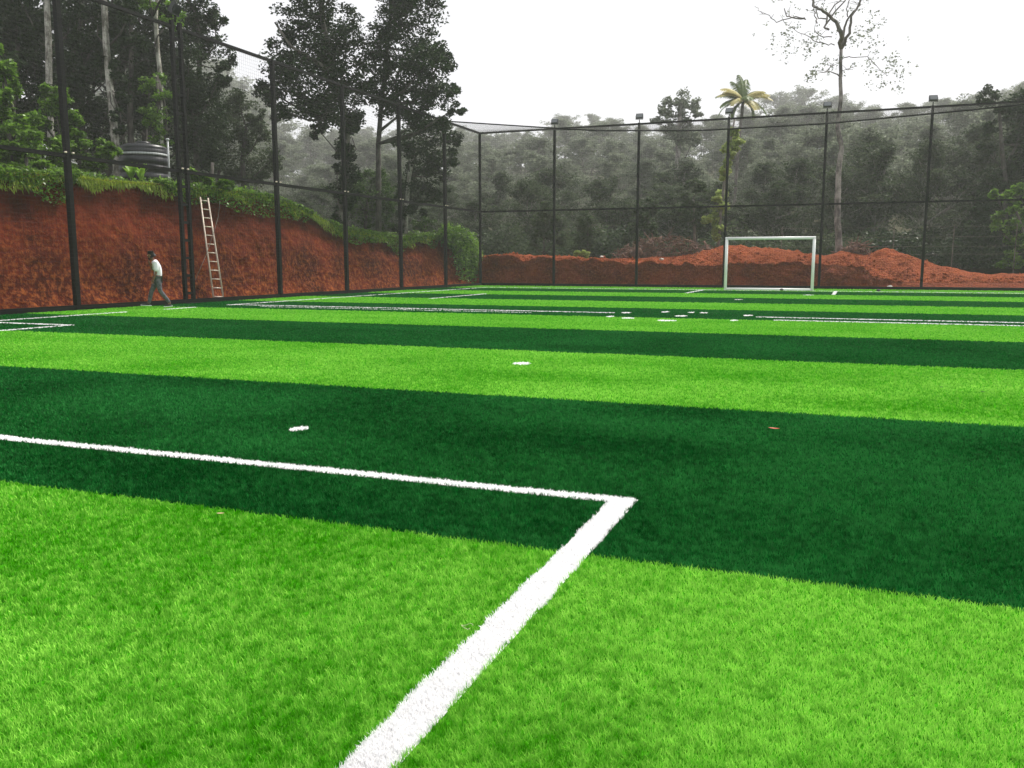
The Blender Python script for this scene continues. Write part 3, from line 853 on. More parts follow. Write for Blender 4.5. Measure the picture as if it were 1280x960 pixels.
for i, (lab, dep, bp_, lob) in enumerate(VB):
    traced('creeper_bush', lab, 'bush', dep, [[(bp_[0], bp_[1], 2.5), (bp_[0] + 2, bp_[1] - 30, 2)]], lob, M['bark_dark'], M['leaf_vine'], 0.19, 1.3, base_px=bp_, seed=40 + i, ptrunk='stem', pcrown='foliage', up=0.7)
# more forest behind, generic
LT = [make_tree('background_tree', 'dark slender tree deep in the wood above the red bank', 'tree', 'trees deep in the wood on the left', 400 + k, 18 + k, 0.22, 0.18, 3.6, 24, 26, 0.30, 0.85, M['bark_dark'], M['leaf_dark'], (0, 0, 0)) for k in range(3)]
lt_first = [True] * 3
_li = 0
for ang, dist in sorted([(39.5, 62), (41, 56), (43, 60), (44.5, 53), (46, 58), (47.5, 52), (49, 60), (50.5, 52), (52, 58), (53.5, 50), (55.5, 56), (42, 70), (44, 72), (46.5, 70), (49.5, 70), (52.5, 70), (40.5, 78), (55, 68), (57.5, 50), (59, 60)], reverse=True):
    _li += 1; _ll = 'dark slender tree deep in the wood above the red bank, %s from the left' % ordinal(_li)
    a = math.radians(ang); x, y = -math.sin(a) * dist, math.cos(a) * dist
    k = pr.randrange(3)
    loc = (x, y, float(ground_h(x, y)) - 0.2)
    s_ = (0.8 + 0.25 * pr.random()) * (0.62 if ang < 41.2 else 0.8 if ang < 43.5 else 1.05)
    if lt_first[k]: LT[k].location = loc; LT[k].scale = (s_,) * 3; lt_first[k] = False; LT[k]['label'] = _ll
    else: dup(LT[k], loc, pr.random() * 6.28, s_, _ll)

# back: hazy tall tree, right edge tree, broad-leaved shrub, vine column
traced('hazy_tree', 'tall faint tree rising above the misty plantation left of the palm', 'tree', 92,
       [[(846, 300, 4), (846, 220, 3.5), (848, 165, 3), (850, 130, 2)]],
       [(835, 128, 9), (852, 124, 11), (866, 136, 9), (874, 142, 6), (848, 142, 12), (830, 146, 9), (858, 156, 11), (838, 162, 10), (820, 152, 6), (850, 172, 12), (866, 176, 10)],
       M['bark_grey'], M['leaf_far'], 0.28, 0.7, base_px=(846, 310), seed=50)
traced('edge_tree', 'dark tree at the right edge of the picture with sky showing through its crown', 'tree', 58,
       [[(1255, 335, 4), (1256, 270, 3.5), (1254, 220, 3), (1250, 180, 2.4), (1248, 140, 1.8)], [(1254, 215, 2), (1272, 180, 1.5), (1280, 150, 1)]],
       [(1270, 128, 16), (1235, 122, 13), (1252, 140, 12), (1285, 150, 22), (1240, 158, 9), (1275, 178, 14), (1232, 185, 10), (1290, 200, 24), (1272, 215, 18), (1240, 225, 14), (1290, 240, 26), (1265, 250, 20), (1235, 260, 16), (1280, 285, 24), (1245, 290, 18), (1265, 315, 18), (1228, 300, 12), (1300, 130, 26), (1310, 180, 30)],
       M['bark_dark'], M['leaf_dark'], 0.26, 0.9, base_px=(1255, 335), seed=51)
traced('broad_leaved_shrub', 'large-leaved green shrub leaning in from the right beyond the red mound', 'shrub', 52,
       [[(1290, 345, 2.2), (1285, 310, 2), (1275, 280, 1.6), (1262, 250, 1)], [(1285, 310, 1.4), (1262, 318, 0.8)]],
       [(1245, 241, 6), (1256, 245, 7), (1275, 236, 7), (1284, 242, 8), (1262, 262, 8), (1250, 270, 7), (1246, 282, 6), (1270, 280, 10), (1282, 270, 12), (1266, 298, 8), (1280, 305, 12), (1262, 322, 7), (1272, 332, 9), (1254, 332, 5), (1290, 325, 12)],
       M['bark_mid'], M['leaf_vine'], 0.36, 0.6, base_px=(1290, 345), seed=52, ptrunk='stem', pcrown='foliage', up=0.5, aspect=0.55)
traced('creeper_clad_tree', 'thin tree sheathed in pale yellow-green creeper left of the goal', 'tree', 57,
       [[(897, 312, 2), (900, 270, 2), (906, 220, 1.8), (914, 170, 1.4), (918, 150, 1)]],
       [(893, 298, 7), (897, 285, 8), (891, 272, 7), (900, 262, 9), (896, 248, 7), (903, 238, 8), (902, 222, 8), (909, 208, 8), (908, 192, 8), (916, 180, 8), (918, 165, 6), (925, 172, 6), (880, 275, 4)],
       M['bark_mid'], M['leaf_yellow'], 0.22, 1.6, base_px=(897, 312), seed=53)
traced('creeper_clad_tree', 'short tree hung with grey-green leaves just left of the yellow-green creeper column', 'tree', 57.5,
       [[(870, 315, 2), (868, 280, 2), (866, 250, 1.5)]],
       [(866, 232, 9), (875, 240, 8), (858, 250, 9), (870, 258, 10), (862, 272, 9), (872, 280, 8), (880, 262, 7), (855, 262, 6)],
       M['bark_mid'], M['leaf_mid'], 0.24, 0.9, base_px=(870, 315), seed=54)
for i, (lab, px, d_, lob) in enumerate([
   ('silvery leafed shrub between the third and fourth back fence posts', 805, 58, [(800, 262, 9), (812, 258, 10), (806, 275, 10), (795, 285, 8), (815, 288, 9), (800, 300, 9), (785, 300, 8)]),
   ('dark leafy sapling behind the low red bank near the second back post', 735, 60, [(733, 275, 9), (727, 288, 9), (742, 290, 9), (735, 302, 9), (722, 305, 8)]),
   ('rounded shrub behind the low red bank near the first back post', 680, 60, [(678, 268, 10), (690, 275, 9), (672, 285, 10), (688, 295, 10), (670, 302, 9), (700, 298, 8)])]):
    traced('edge_shrub', lab, 'shrub', d_, [[(px, 318, 1.2), (px, 290, 1)]], lob, M['bark_dark'], M['leaf_mid'], 0.24, 0.9, base_px=(px, 318), seed=60 + i, ptrunk='stem', pcrown='foliage')
traced('weed_clump', 'small bright green weed clump on the low red bank', 'weed', 54, [[(727, 324, 0.6), (727, 318, 0.5)]],
       [(722, 317, 3.5), (729, 316, 4), (734, 319, 3)], M['bark_dark'], M['leaf_yellow'], 0.16, 1.0, base_px=(727, 322), seed=70, ptrunk='stem', pcrown='foliage')

# bare tree
def bare_tree():
    D = 54.0; s = D / FPX
    b = at_depth(1048, 318, D)
    base = np.array([b[0], b[1], float(np.interp(b[0], _cp[:, 0], _cp[:, 2])) - 0.6])
    root = empty('bare_tree', base)
    tag(root, 'tall almost leafless tree with pale lower trunk and crooked boughs right of the goal', 'tree')
    rs_ = np.random.RandomState(9)
    L = []
    m = MB()
    def c(x, y): return (940 + x / 6.4, y / 6.4)
    T = [
     ([(1050, 322), (1048, 290), (1047, 250), (1048, 215), (1052, 185), (1047, 160), (1049, 140), (1051, 115), (1051, 90), (1051.5, 62)], [5.0, 3.9, 3.5, 3.3, 2.9, 2.8, 2.5, 2.3, 2.1, 2.0]),
     ([c(712, 385), c(655, 320), c(615, 240), c(520, 185), c(450, 172), c(420, 130), c(405, 40), c(400, -40)], [2.2, 2.6, 1.9, 1.6, 1.3, 1.1, .9, .7]),
     ([c(712, 390), c(750, 300), c(765, 160), c(830, 60), c(870, -30), c(900, -90)], [2, 1.6, 1.3, 1.1, .9, .7]),
     ([c(715, 370), c(725, 260), c(735, 190), c(765, 140), c(790, 130)], [1.6, 1.3, 1, .8, .6]),
     ([c(612, 235), c(620, 170), c(680, 80), c(750, 0), c(790, -60)], [1.3, 1.1, .9, .7, .5]),
     ([c(600, 190), c(590, 140), c(640, 70), c(700, 10), c(710, -50)], [1, .9, .7, .6, .4]),
     ([c(590, 150), c(565, 110), c(530, 60), c(525, -20)], [.8, .6, .5, .4]),
     ([c(520, 185), c(530, 110), c(535, 40), c(520, -30)], [.8, .6, .5, .35]),
     ([c(420, 145), c(380, 100), c(350, 40), c(320, -20)], [1, .8, .6, .5]),
     ([c(430, 155), c(330, 158), c(210, 160), c(140, 125), c(90, 60), c(75, 0)], [.7, .6, .5, .4, .3, .25]),
     ([c(765, 135), c(745, 80), c(760, 20), c(740, -40)], [.7, .55, .45, .3]),
     ([c(800, 110), c(845, 60), c(860, 0)], [.7, .5, .4]),
     ([c(640, 295), c(560, 270), c(525, 215)], [.6, .5, .3]),
     ([c(660, 360), c(580, 370), c(470, 380), c(380, 365), c(300, 330), c(200, 260)], [.6, .5, .45, .4, .3, .2]),
     ([c(725, 465), c(790, 440), c(850, 430), c(950, 430), c(1010, 455), c(1080, 490), c(1150, 560)], [.6, .5, .45, .4, .35, .3, .2]),
     ([c(700, 610), c(660, 605), c(605, 570), c(560, 600), c(500, 605)], [.8, .7, .5, .35, .2]),
     ([c(605, 570), c(630, 530), c(660, 545)], [.4, .3, .2]),
     ([c(720, 560), c(760, 550), c(800, 560)], [.4, .3, .2]),
    ]
    m2 = MB()
    for P, R in T:
        w = 0.0; Q = []
        for i, (x, y) in enumerate(P):
            Q.append(at_depth(x, y, D) - base + Fv * w)
            if P is not T[0][0]: w += rs_.randn() * 0.45
        if P is T[0][0]: Q[0][2] = -0.3
        # finer wobble
        QQ, RR = [], []
        for i in range(len(Q) - 1):
            for k in range(3):
                t = k / 3; QQ.append(Q[i] * (1 - t) + Q[i + 1] * t + (rs_.randn(3) * 0.03 if k else 0)); RR.append((R[i] * (1 - t) + R[i + 1] * t) * s * (1.0 if P is T[0][0] else 1.1))
        QQ.append(Q[-1]); RR.append(R[-1] * s)
        (m if P is T[0][0] else m2).tube(QQ, RR, 8)
        if P is not T[0][0]:
            for k in range(4):      # twigs
                i = rs_.randint(len(QQ) // 2, len(QQ)); e = rs_.randn(3); e[2] = abs(e[2]) * .6; e /= np.linalg.norm(e)
                m2.tube([QQ[i], QQ[i] + e * .35, QQ[i] + e * .6 + rs_.randn(3) * .1], [.018, .012, .006], 4)
    m.build('trunk', M['bark_mid2'], root, True)
    m2.build('boughs', M['bark_mid'], root, True)
    C = []
    for (x, y, r, k) in [(340, 215, 55, 9), (270, 270, 40, 10), (290, 350, 30, 8), (350, 400, 25, 8), (430, 355, 35, 12), (520, 340, 45, 10), (480, 405, 25, 6), (480, 590, 40, 20), (580, 520, 40, 12),
                         (640, 545, 25, 10), (430, 640, 35, 6), (770, 560, 35, 7), (820, 290, 40, 16), (910, 270, 50, 18), (970, 330, 35, 10), (960, 130, 40, 8), (1000, 410, 50, 9), (1100, 480, 45, 16),
                         (930, 520, 35, 10), (1010, 600, 25, 8), (1140, 550, 50, 14), (1220, 590, 40, 9), (1050, 680, 30, 7), (1180, 700, 40, 8), (900, 20, 40, 8), (700, 110, 50, 8), (560, 60, 60, 8), (230, 400, 60, 6), (150, 290, 60, 6),
                         (480, 300, 40, 7), (300, 80, 60, 5), (200, 60, 60, 5), (680, 220, 50, 5), (1010, 190, 50, 5)]:
        for i in range(int(k * 1.5)):
            a = at_depth(940 + (x + rs_.randn() * r * .6) / 6.4, (y + rs_.randn() * r * .6) / 6.4, D) - base + Fv * rs_.randn() * 0.7
            for q in range(3): C.append(a + rs_.randn(3) * 0.07)
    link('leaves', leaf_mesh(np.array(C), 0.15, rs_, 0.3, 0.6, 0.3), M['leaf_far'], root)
M['bark_mid2'] = bark('bark_pinkish', (0.055, 0.047, 0.045), (0.30, 0.27, 0.25), 1.6)
bare_tree()

# coconut palm
def palm():
    D = 82.0; s = D / FPX
    top = at_depth(929, 125, D)
    base = np.array([top[0] - 0.6, top[1], 1.5])
    root = empty('palm_tree', base)
    tag(root, 'palm with yellowing fronds standing above the misty tree line', 'palm')
    m = MB(); t = top - base
    m.tube([(0, 0, -.3), (0.1, 0, t[2] * .3), (0.25, 0, t[2] * .65), tuple(t)], [.22, .17, .15, .14], 8)
    m.build('trunk', M['bark_mid'], root, True)
    rs_ = np.random.RandomState(4)
    spec = [(-170, 48, 2.7, 1), (-172, 64, 2.6, 1), (-160, 56, 2.4, 1), (-12, 48, 2.6, 1), (-10, 60, 2.2, 1), (-25, 36, 2.9, 1), (92, 85, 3.3, 0), (70, 76, 3.2, 0), (110, 74, 3.0, 0), (180, 8, 2.9, 0), (-10, 5, 2.9, 0), (200, -20, 2.2, 0), (-30, -25, 2.2, 0),
            (230, 20, 2.6, 1), (140, 30, 2.6, 0), (45, 25, 2.6, 1), (-90, 30, 2.6, 0), (-60, 10, 2.5, 1), (160, 50, 2.8, 0), (20, 60, 2.7, 0)]
    for az_, el, L, yl in spec:
        a, e = math.radians(az_), math.radians(el)
        h = np.array([math.cos(a), math.sin(a), 0.0])
        h = Rv * h[0] + np.array([Fv[0], Fv[1], 0]) * h[1]
        P, d = [t.copy()], e
        for i in range(10):
            d -= 0.09 if el > 70 else 0.13
            P.append(P[-1] + (h * math.cos(d) + np.array([0, 0, math.sin(d)])) * L / 10)
        mm = MB(); mm.tube(P, [.04 - .003 * i for i in range(11)], 4)
        side = np.cross(h, [0, 0, 1.0])
        for i in range(1, 11):
            for q in range(4):
                p = P[i - 1] + (P[i] - P[i - 1]) * q / 4
                ll = 0.75 * math.sin(math.pi * (0.12 + 0.85 * i / 11)) + 0.1
                for sg in (-1, 1):
                    tip = p + side * sg * ll * .75 + h * ll * .35 + np.array([0, 0, -ll * (.35 + .2 * rs_.rand())])
                    wv = (P[i] - P[i - 1]); wv = wv / np.linalg.norm(wv) * .045
                    mm.add([p - wv, p + wv, (p + tip) / 2 + wv + np.array([0, 0, .06]), tip, (p + tip) / 2 - wv + np.array([0, 0, .06])], [(0, 1, 2, 3, 4)])
        o = mm.build('frond', M['frond_yellow' if yl else 'frond_green'], root)
        at_ = o.data.attributes.new('v', 'FLOAT', 'POINT'); at_.data.foreach_set('value', rs_.rand(len(o.data.vertices)).astype(np.float32))
        if yl: o['label'] = 'yellow frond'
    
palm()

# ------------------------------------------------------------------ wild grass fringe on the bank lip and slope
def fringe():
    rs_ = np.random.RandomState(21)
    n = 80000
    Y = 3 + rs_.rand(n) * 47
    keep = rs_.rand(n) < 0.55 + 0.9 * (vnoise(Y * 0.8, 0 * Y) - 0.4)
    Y = Y[keep]; n = len(Y)
    back = rs_.rand(n) ** 1.8 * 1.6 - 0.16
    zt = topL(Y)
    X = BX - 0.45 - back - 1.6 * smooth(49, 51.8, Y)
    hang = back < 0.10
    drop = rs_.rand(n) ** 1.8 * (0.03 + 0.48 * vnoise(Y * 1.3, 0 * Y + 4) ** 2)
    z = zt - 0.10 - np.where(hang, drop, 0)
    X = np.where(hang, BX - 0.40 + 0.10 * rs_.rand(n) - 1.6 * smooth(49, 51.8, Y), X)
    a = rs_.rand(n) * 6.283
    h = (0.06 + 0.16 * rs_.rand(n) ** 1.4) * (0.6 + 0.8 * vnoise(Y * 1.6, back * 2))
    lean = 0.35 + 0.5 * rs_.rand(n)
    dx = np.cos(a) * lean * .4 + np.where(hang, 0.22, 0.05); dy = np.sin(a) * lean * .6
    dz = np.where(hang, np.where(rs_.rand(n) < .55, 0.5, -0.9), 0.9)
    w = 0.014 + 0.012 * rs_.rand(n)
    B = np.stack([X, Y, z], 1); D = np.stack([dx, dy, dz], 1) * h[:, None]
    S = np.stack([np.sin(a) * .4, np.ones(n), 0 * a], 1) * w[:, None]
    V = np.empty((n, 4, 3), np.float32)
    V[:, 0] = B - S; V[:, 1] = B + S; V[:, 2] = B + D * .6 + S * .7; V[:, 3] = B + D + np.array([0, 0, -0.12]) * h[:, None]
    q = np.arange(n)[:, None] * 4 + np.array([[0, 1, 2, 3]])
    v = np.clip(rs_.rand(n) * .7 + .5 * (vnoise(Y * .6, back) - .3), 0, 1)
    o = link('bank_grass', fast_mesh('bank_grass', V.reshape(-1, 3), [q], np.repeat(v, 4)), M['grass_wild'])
    tag(o, 'yellow-green grass spilling over the top edge of the red cutting', 'grass', kind='stuff')
    # weeds with small leaves behind the lip
    n = 16000
    Y = 5 + rs_.rand(n) * 43; back = rs_.rand(n) * 3.0 + .1
    keep = vnoise(Y * .5, back * .6) > 0.42
    Y, back = Y[keep], back[keep]; n = len(Y)
    z = topL(Y) + rs_.rand(n) * 0.36 * vnoise(Y * .9, back) 
    C = np.stack([BX - .5 - back, Y, z], 1)
    n2 = 16000
    Y2 = 4 + rs_.rand(n2) * 45; m2 = vnoise(Y2 * .7, 0 * Y2 + 11)
    Y2, m2 = Y2[m2 > .38], m2[m2 > .38]
    dz2 = rs_.rand(len(Y2)) ** 1.5 * (m2 - .34) * 1.6
    C = np.concatenate([C, np.stack([BX - .38 + .14 * rs_.rand(len(Y2)) - 1.6 * smooth(49, 51.8, Y2), Y2, topL(Y2) + .05 - dz2], 1)])
    o = link('bank_weeds', leaf_mesh(C, 0.11, rs_, 0.6, 0.6), M['leaf_vine'])
    tag(o, 'leafy ground weeds growing along the top of the red cutting', 'weeds', kind='stuff')
fringe()
# creeper hanging down the bank end by the corner post
def corner_creeper():
    rs_ = np.random.RandomState(31)
    base = np.array([BX - 0.6, 46.0, 0.0])
    root = empty('hanging_creeper', base)
    tag(root, 'leafy creeper tumbling down the end of the red bank beside the corner post', 'creeper')
    C = []
    m = MB()
    for k in range(130):
        px = 556 + 42 * rs_.rand() ** 0.8
        p0 = np.interp(px, [556, 575, 590, 600], [287, 290, 300, 325])
        p1 = np.interp(px, [556, 570, 575, 600], [300, 315, 350, 357])
        ln = (p1 - p0) * (0.4 + 0.6 * rs_.rand())
        X_ = BX + 0.35 - 0.5 * rs_.rand()
        P = [onX(px + 2 * rs_.randn(), p0 + ln * t, X_) for t in np.linspace(0, 1, 6)]
        m.tube([q - base for q in P], .012, 4)
        for q in P:
            for _ in range(22): C.append(q - base + rs_.randn(3) * np.array([.14, .14, .16]))
    m.build('stem', M['bark_dark'], root)
    link('foliage', leaf_mesh(np.array(C), 0.15, rs_, 0.45, 0.6, 0.4), M['leaf_vine'], root)
corner_creeper()
# broad-leaved weeds in front of the tank
for i, (px, py, hh, lab) in enumerate([(163, 205, 0.9, 'upright broad-leaved plant in front of the black tank, the left one'),
                                       (176, 208, 0.85, 'upright broad-leaved plant in front of the black tank, the right one')]):
    p = at_depth(px, py, 31.5); z = float(ground_h(p[0], p[1]))
    root = empty('broad_leaved_plant', (p[0], p[1], z)); tag(root, lab, 'plant')
    rs_ = np.random.RandomState(80 + i)
    m = MB(); m.tube([(0, 0, -.05), (0, 0, hh * .5)], [.03, .015], 6); m.build('stem', M['leaf_vine'], root)
    m = MB()
    for k in range(9):
        a = k * 2.4; L = hh * (.55 + .35 * rs_.rand()); up_ = 0.8 + 0.5 * rs_.rand()
        d = np.array([math.cos(a) * .55, math.sin(a) * .55, up_]); d /= np.linalg.norm(d)
        s_ = np.cross(d, [0, 0, 1.0]); s_ /= np.linalg.norm(s_)
        b0 = np.array([0, 0, hh * (.1 + .35 * rs_.rand())])
        w_ = L * .15
        V = []
        for j, (t, ww) in enumerate([(0, .15), (.3, .9), (.6, 1), (.85, .6), (1, .05)]):
            c = b0 + d * L * t + np.array([0, 0, -.25 * L * t * t]); V += [c - s_ * w_ * ww, c + s_ * w_ * ww]
        m.add(V, [(2 * j, 2 * j + 1, 2 * j + 3, 2 * j + 2) for j in range(4)])
    o = m.build('leaves', M['leaf_vine'], root)
    a_ = o.data.attributes.new('v', 'FLOAT', 'POINT'); a_.data.foreach_set('value', np.full(len(o.data.vertices), .85, np.float32))

# ------------------------------------------------------------------ brush pile and stones on the spoil bank
def brush():
    rs_ = np.random.RandomState(41)
    for j, (x0, x1, nb, hh, lab) in enumerate([(765, 905, 800, 1.5, 'long tangled heap of uprooted dead roots on the red bank left of the goal'),
                                               (1052, 1084, 110, 0.75, 'small clump of dead roots at the foot of the leafless tree')]):
        a, b = onY((x0 + x1) / 2, 320, 55.3), None
        base = np.array([a[0], a[1], float(np.interp(a[0], _cp[:, 0], _cp[:, 2])) - (.25 if j == 0 else .1)]); root = empty('brush_pile', base); tag(root, lab, 'dead roots')
        m = MB(); w = (x1 - x0) / FPX * 50 / 2
        for k in range(nb):
            u = rs_.rand() * 2 - 1
            prof = (0.35 + 0.65 * math.sin(math.pi * (u + 1) / 2)) * hh
            p = np.array([u * w, rs_.randn() * .6, rs_.rand() * prof])
            d = rs_.randn(3); d[2] *= .5; d /= np.linalg.norm(d); L = .25 + .7 * rs_.rand() ** 2
            r_ = .016 + .07 * rs_.rand() ** 3
            m.tube([p, p + d * L * .5 + rs_.randn(3) * .08, p + d * L + rs_.randn(3) * .12], [r_, r_ * .7, r_ * .3], 5)
        o = m.build('roots', M['deadwood'], root)
        m = MB()
        for k in range(max(4, nb // 60)):
            u = rs_.rand() * 2 - 1
            p = np.array([u * w * .9, rs_.randn() * .4, .15 + rs_.rand() * .3 * hh]); d = rs_.randn(3); d[2] = .3; d /= np.linalg.norm(d)
            m.tube([p - d * .35, p, p + d * .3], [.16, .14, .2], 9)
        m.build('stump', M['deadwood'], root, True)
brush()
for k, (px, py, r_, lab) in enumerate([(1112, 359, .16, 'pale stone at the foot of the red mound right of the goal'), (827, 324, .14, 'pale lump of stone on the red bank below the dead roots'),
                                       (752, 321, .12, 'whitish stone on the low red bank by the second bay')]):
    p = onY(px, py, 50.3 if k == 0 else 51.6)
    rs_ = np.random.RandomState(k)
    m = MB(); m.lathe([(0.02, -.4 * r_), (.8 * r_, -.35 * r_), (r_, 0), (.75 * r_, .35 * r_), (.1 * r_, .5 * r_)], (0, 0, 0), 9)
    o = m.build('stone', M['stone'])
    for v_ in o.data.vertices: v_.co += Vector(rs_.randn(3) * r_ * .12)
    o.location = p; tag(o, lab, 'stone')
# wire boundary strands and thin pole beyond the mound
p0, p1 = onY(1020, 300, 57), onY(1085, 300, 57)
wf = empty('wire_fence', (p1[0], 57, 0.6)); tag(wf, 'thin wire boundary fence on slim posts in front of the dark wood', 'fence')
for i in range(8):
    x = p1[0] - 5 + i * 3.2
    m = MB(); m.tube([(x - p1[0], 0, 0), (x - p1[0] + .02, 0, 3.0)], .025, 6); m.build('post', M['bark_mid'], wf)
m = MB()
for zz in (1.3, 1.75, 2.3, 2.9):
    P = [(-5 + i * 1.6, 0, zz - (0.04 if i % 2 else 0)) for i in range(15)]
    m.tube(P, .006, 4)
m.build('wire', M['bark_mid'], wf)

# ------------------------------------------------------------------ fences
def post_at(px, X=None, Y=None):
    # position along the fence line for a base pixel column
    a, b = ray(px, 365), None
    if X is not None: return a[1] / a[0] * X
    return a[0] / a[1] * Y
postsY = [4.0, 9.0, 14.1] + [post_at(p, X=FX) for p in (95.5,)] + [None] + [post_at(p, X=FX) for p in (350.5, 434, 502, 557.5)]
ymast = post_at(236.5, X=FX)
postsY = [y for y in postsY if y is not None]
postsX = [post_at(p, Y=FY) for p in (692, 795, 904, 1023, 1151)]
dx = postsX[-1] - postsX[-2]
postsX += [postsX[-1] + dx * k for k in (1, 2, 3)]
print('posts', postsY, ymast, postsX)
PW = 0.15
def box_post(m, x, y, z0, z1, w=PW): m.box((x, y, (z0 + z1) / 2), (w, w, z1 - z0))
def net_mesh(m3, A, B, z0, z1, cell=0.12, r=0.0021):
    A = np.array(A, float); B = np.array(B, float); L = np.linalg.norm(B - A); u = (B - A) / L
    nrm = np.array([-u[1], u[0], 0.0])
    V, Fq = [], []
    def strand(p, q, a, b):
        i = len(V)
        for t in (p, q): V.extend([t + a * r, t - a * r * .5 + b * r * .87, t - a * r * .5 - b * r * .87])
        Fq.extend([(i, i + 1, i + 4, i + 3), (i + 1, i + 2, i + 5, i + 4), (i + 2, i, i + 3, i + 5)])
    for s_ in np.arange(0, L, cell):
        p = A + u * s_; strand(np.array([p[0], p[1], z0]), np.array([p[0], p[1], z1]), u, nrm)
    for z in np.arange(z0, z1, cell):
        strand(np.array([A[0], A[1], z]), np.array([B[0], B[1], z]), np.array([0, 0, 1.0]), nrm)
    m3.add(V, Fq)
# left fence
lf = empty('tall_net_fence', (FX, 30, 0)); tag(lf, 'tall black post and net fence along the red cutting on the left', 'fence')
for y in postsY:
    m = MB(); box_post(m, 0, y - 30, 0, FH); m.box((0, y - 30, 0.01 + .006), (.32, .32, .012)); m.build('post', M['black'], lf)
yr = [2.0, ] 
def bar(m, y0, y1, z, w=.09): m.box((0, (y0 + y1) / 2 - 30, z), (w, y1 - y0, w))
ally = sorted(postsY + [ymast]); ally = [2.0] + ally + [FY]
for z, nm in ((FH - .045, 'top_rail'), (4.45, 'middle_rail')):
    m = MB()
    for a, b in zip(ally[:-1], ally[1:]): bar(m, a + PW / 2, b - PW / 2, z, .10 if nm == 'top_rail' else .11)
    m.build(nm, M['black'], lf)
m = MB(); m.box((0.0, (2 + FY) / 2 - 30, .07), (.12, FY - 2, .16)); m.build('kick_board', M['black'], lf)
m = MB(); net_mesh(m, (0.09, 2 - 30, 0), (0.09, FY - 30 - .1, 0), .1, FH - .05); m.build('net', M['net'], lf)
m = MB()
for y in ally[1:-1]:
    for dy in (-.13, .13):
        m.lathe([(.03, -.02), (.045, 0), (.03, .03)], (0.10, y - 30 + dy, 4.53), 8)
m.build('rail_clamps', M['alu'], lf)
# back fence
bf = empty('tall_net_fence', (-6, FY, 0)); tag(bf, 'tall black post and net fence behind the goal', 'fence')
allx = [FX] + postsX
for i, x in enumerate(allx):
    m = MB(); box_post(m, x + 6, 0, 0, FH + (0.0 if i == 0 else .02), .13); m.box((x + 6, 0, .016), (.32, .32, .012)); m.build('post', M['black'], bf)
for z, nm in ((FH - .045, 'top_rail'), (4.45, 'middle_rail')):
    m = MB()
    for a, b in zip(allx[:-1], allx[1:]): m.box(((a + b) / 2 + 6, 0, z), (b - a - PW, .10, .10))
    m.build(nm, M['black'], bf)
m = MB(); m.box(((allx[0] + allx[-1]) / 2 + 6, 0, .07), (allx[-1] - allx[0] - .2, .12, .16)); m.build('kick_board', M['black'], bf)
m = MB(); net_mesh(m, (allx[0] + 6.1, -.09, 0), (allx[-1] + 6, -.09, 0), .1, FH - .05); m.build('net', M['net'], bf)
# roof net between the back top rail and a sagging cable
YK = postsY[-1] + .0
rn = empty('roof_net', (-6, FY, FH)); tag(rn, 'dark roof netting sagging between a cable and the back fence top rail', 'net')
xe = allx[-1]
def cable(t):
    x = FX + (xe - FX) * t
    sag = np.interp(t, [0, .1, .22, .35, .5, .65, .8, 1], [0, .45, .98, 1.25, 1.25, 1.0, .7, .3])
    return np.array([x + 6, YK - FY, -sag - .05])
m = MB(); m.tube([cable(t) for t in np.linspace(0, 1, 60)], .035, 6); m.build('edge_cable', M['black'], rn)
V, Fq = [], []
m = MB()
for t in np.linspace(0, 1, 330):
    a = cable(t); b = np.array([a[0], -.06, -.06])
    m.tube([a, (a + b) / 2 + np.array([0, 0, -.12 * 1]), b], .0032, 3, False)
for u in np.linspace(.05, .95, 26):
    P = []
    for t in np.linspace(0, 1, 40):
        a = cable(t); b = np.array([a[0], -.06, -.06]); P.append(a * (1 - u) + b * u + np.array([0, 0, -.12 * 4 * u * (1 - u)]))
    m.tube(P, .0032, 3, False)
m.build('net', M['net'], rn)
# lattice mast
mt = empty('lattice_mast', (FX, ymast, 0)); tag(mt, 'black ladder-like twin-post mast in the left fence by the walking person', 'mast')
hw = .19
for sg in (-1, 1):
    m = MB(); box_post(m, 0, sg * hw, 0, FH + .15, .115); m.build('post', M['black'], mt)
for k in range(15):
    m = MB(); m.box((0, 0, .35 + k * .6), (.06, 2 * hw - .115, .09)); m.build('rung', M['black'], mt)
m = MB(); m.box((0, 0, .012), (.5, .7, .02)); m.build('base_plate', M['black'], mt)

# floodlights
def flood(loc, ang, label, first=None):
    r = empty('floodlight', loc, ang)
    tag(r, label, 'floodlight', 'floodlights on top of the fences')
    m = MB()
    m.tube([(0, 0, -.02), (0, 0, .22)], .03, 8); m.build('pole_stub', M['black'], r)
    m = MB(); m.box((-.24, 0, .33), (.02, .06, .26)); m.box((.24, 0, .33), (.02, .06, .26)); m.box((0, 0, .21), (.50, .06, .02)); m.build('bracket', M['lamp'], r)
    c, s_ = math.cos(-.55), math.sin(-.55)
    ax = [(1, 0, 0), (0, c, s_), (0, -s_, c)]
    m = MB(); m.box((0, 0, .42), (.46, .14, .34), ax)
    for k in range(7): m.box(np.array([-.18 + k * .06, 0, .42]) + np.array(ax[1]) * .10, (.012, .06, .28), ax)
    m.build('housing', M['lamp'], r)
    m = MB(); m.box(np.array([0, 0, .42]) - np.array(ax[1]) * .075, (.39, .012, .27), ax); m.build('glass', M['lampglass'], r)
    return r
words = ['first', 'second', 'third', 'fourth', 'fifth', 'sixth', 'seventh', 'eighth']
fl0 = None
